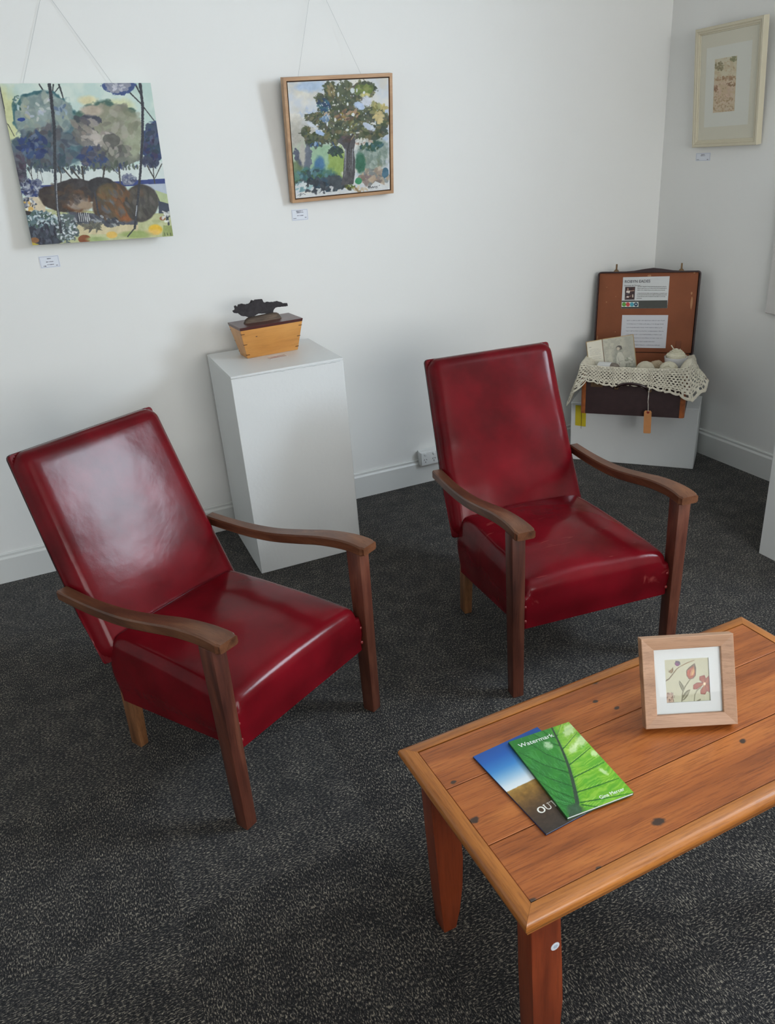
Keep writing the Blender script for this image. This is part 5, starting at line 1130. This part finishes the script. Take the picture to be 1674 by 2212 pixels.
bm = bmesh.new(); lathe(bm, [(.0368, -.050), (.0372, -.048), (.0372, .012), (.0362, .012), (.0362, -.050)], 48, Matrix.Rotation(PI/2, 4, 'Y'), cap=False); mkobj('paper_band', bm, plain('white_band', (214, 214, 212), .6), e)
# porcelain bowl with cream yarn
e = in_case('bowl', 'white porcelain bowl heaped with cream yarn, at the right of the suitcase', 'bowl', at(.4120, .205, .1625))
bm = bmesh.new(); lathe(bm, [(.0005, 0), (.026, 0), (.030, .004), (.043, .022), (.0505, .048), (.0545, .080), (.0530, .0805), (.049, .050), (.040, .024), (.025, .008), (.0005, .006)], 56, cap=False); mkobj('bowl_body', bm, plain('porcelain', (222, 222, 224), rough=.12, coat=.5), e, sharp=60)
ye = in_case('yarn_heap', 'cream yarn coiled in the white bowl with a loose end sticking up', 'yarn', at(.4120, .205, .1625))
bm = bmesh.new(); rnd = random.Random(2); bmesh.ops.create_icosphere(bm, subdivisions=3, radius=.040, matrix=Matrix.Translation((0, 0, .080)) @ Matrix.Diagonal((1.1, 1.1, .72, 1)))
for k in range(46):
    R_ = .044*(1-k/60)**.9; z = .078+.034*(k/46)**.8; th0 = rnd.random()*6.28; ox, oy = (rnd.random()-.5)*.008, (rnd.random()-.5)*.008
    tube(bm, [(ox+R_*(1+.05*rnd.random())*math.cos(th0+a*.42), oy+R_*math.sin(th0+a*.42), z+.004*math.sin(a*.8+k)) for a in range(16)], .0022, 6)
mkobj('coils', bm, M_yarn, ye)
bm = bmesh.new(); tube(bm, [(-.016, -.006, .112), (-.014, -.010, .120), (-.020, -.010, .128), (-.026, -.008, .136)], .0026, 7); mkobj('loose_end', bm, M_yarn, ye)
# open book leaning back
e = in_case('open_book', 'old open picture book standing in the left side of the suitcase', 'book', at(.088, .175, .160) @ Matrix.Rotation(-.10, 4, 'X') @ Matrix.Rotation(-.17, 4, 'Y'))
M_oldcover = plain('buff_book_cover', (176, 150, 108), .7); M_oldpage = plain('old_paper', (214, 208, 190), .75)
def paint_text(P):
    P.stroke([(60, 170), (110, 170)], 12, (70, 68, 66))
    for k in range(10):
        if k in (6,): continue
        squiggle(P, 60, 250+k*36, 300 if k % 4 else 260, 6, (140, 136, 128), amp=.4)
def paint_child(P):   # soft wash drawing of a child in a bonnet beside flowers
    X, Y = P.X, P.Y
    P.wash((178, 176, 162), 90, .5, .3, .8); P.mix(np.clip((X-550)/150, 0, 1)*.6, (168, 168, 156)); P.blob(420, 600, 150, 300, (160, 160, 148), rough=.3, rs=70, soft=.5, alpha=.8)
    P.poly([(330, 1050), (360, 620), (420, 470), (530, 470), (590, 640), (610, 1050)], (206, 204, 190), var=10); P.blob(470, 330, 95, 80, (120, 116, 108), rough=.2, rs=20); P.blob(440, 350, 50, 52, (206, 196, 178), rough=.1); P.stroke([(420, 280), (520, 290), (560, 380)], 16, (90, 86, 82)); P.stroke([(470, 270), (540, 330)], 8, (70, 68, 66)); P.stroke([(400, 620), (430, 760), (560, 760)], 9, (140, 136, 124)); P.stroke([(420, 800), (440, 870)], 10, (96, 94, 88))
    P.daubs(40, (760, 820, 110, 150), 24, [(206, 204, 192), (150, 150, 136), (186, 184, 168)]); P.daubs(16, (640, 930, 60, 90), 18, [(190, 190, 176), (130, 128, 118)])
Hb = .163
for sgn, w_, ang, pn in ((-1, .078, -.30, paint_text), (1, .150, .16, paint_child)):
    R0 = Matrix.Rotation(sgn*-ang if sgn < 0 else -ang, 4, 'Z')
    R0 = Matrix.Rotation(.30, 4, 'Z') if sgn < 0 else Matrix.Rotation(.02, 4, 'Z')
    x0_, x1_ = (-w_, 0) if sgn < 0 else (0, w_)
    bm = bmesh.new(); box(bm, x0_, x1_, .007, .0088, -.003, Hb+.003, .0005, 1); bmesh.ops.transform(bm, matrix=R0, verts=bm.verts); mkobj('cover', bm, M_oldcover, e)
    bm = bmesh.new(); box(bm, x0_+(.004 if sgn < 0 else .001), x1_-(.001 if sgn < 0 else .004), .0012, .007, 0, Hb, .0005, 1); bmesh.ops.transform(bm, matrix=R0, verts=bm.verts); mkobj('page_block', bm, M_oldpage, e)
    q = paint_panel('printed_page', w_-.006, Hb-.002, .0008, 120 if sgn < 0 else 190, 190, [(0, 0), (420 if sgn < 0 else 920, 0), (420 if sgn < 0 else 920, 1050), (0, 1050)], (216, 211, 194) if sgn < 0 else (202, 199, 182), pn, M_card, e)
    q.matrix_local = R0 @ Matrix.Translation(((x0_+x1_)/2, .0003, .001))
# luggage tag on a string
e = in_case('luggage_tag', 'orange-brown luggage tag hanging on a string from the suitcase handle', 'tag', MS)
bm = bmesh.new(); w_ = .0170; cx = .3205
prism(bm, [(cx-w_, -.070), (cx-w_+.003, -.0735), (cx+w_-.003, -.0735), (cx+w_, -.070), (cx+w_, .034), (cx+w_-.006, .040), (cx-w_+.006, .040), (cx-w_, .034)], -.0330, -.0318)
bmesh.ops.transform(bm, matrix=Matrix.Translation((cx, 0, 0)) @ Matrix.Rotation(-.03, 4, 'Y') @ Matrix.Translation((-cx, 0, 0)), verts=bm.verts)
mkobj('paper_tag', bm, plain('buff_tag', (196, 134, 82), .7, var=.08, vscale=30), e, smooth=False)
bm = bmesh.new(); lathe(bm, [(.0065, 0), (.0065, .0008), (.0025, .0008)], 18, Matrix.Translation((cx, -.0331, .032)) @ Matrix.Rotation(PI/2, 4, 'X'), cap=True); mkobj('eyelet', bm, plain('red_eyelet', (136, 40, 26), .5), e)
bm = bmesh.new(); tube(bm, [(.317, -.034, .138), (.3185, -.0355, .110), (.3165, -.0352, .084), (.3190, -.0352, .070), (.3205, -.0345, .036)], .0012, 6); tube(bm, [(.318, -.030, .137), (.3160, -.0352, .100), (.3185, -.0350, .070), (.3190, -.0350, .060)], .0010, 6)
mkobj('string', bm, plain('white_string', (206, 200, 190), .8), e)
bm = bmesh.new(); lathe(bm, [(.0068, -.002), (.0072, 0), (.0068, .002)], 14, Matrix.Translation((.318, -.020, .1405)) @ Matrix.Rotation(PI/2, 4, 'Y'), cap=False); mkobj('string_loop', bm, plain('string_loop_cord', (206, 200, 190), .8), e)
# yellow tag hanging against the low plinth
MQ = Matrix.Translation((-.6123, -.1500, 0)) @ Matrix.Rotation(-.8266, 4, 'Z')
e = empty('yellow_tag', (0, 0, 0), 0, 'yellow paper tag with dark thread on the low plinth under the suitcase corner', 'tag'); e.matrix_world = MQ
bm = bmesh.new(); a = [bm.verts.new(p) for p in ((.0215, -.0016, .300), (.0235, -.0030, .191), (.0770, -.0026, .187), (.0760, -.0012, .298))]; bm.faces.new(a)
q = mkobj('paper', bm, plain('yellow_paper', (204, 184, 32), .7, var=.06, vscale=30), e, smooth=False); md = q.modifiers.new('t', 'SOLIDIFY'); md.thickness = .0006
bm = bmesh.new(); tube(bm, [(.052, -.0042, .285), (.0545, -.0044, .230), (.0540, -.0046, .176)], .0009, 5); mkobj('thread', bm, plain('dark_thread', (60, 56, 44), .8), e)
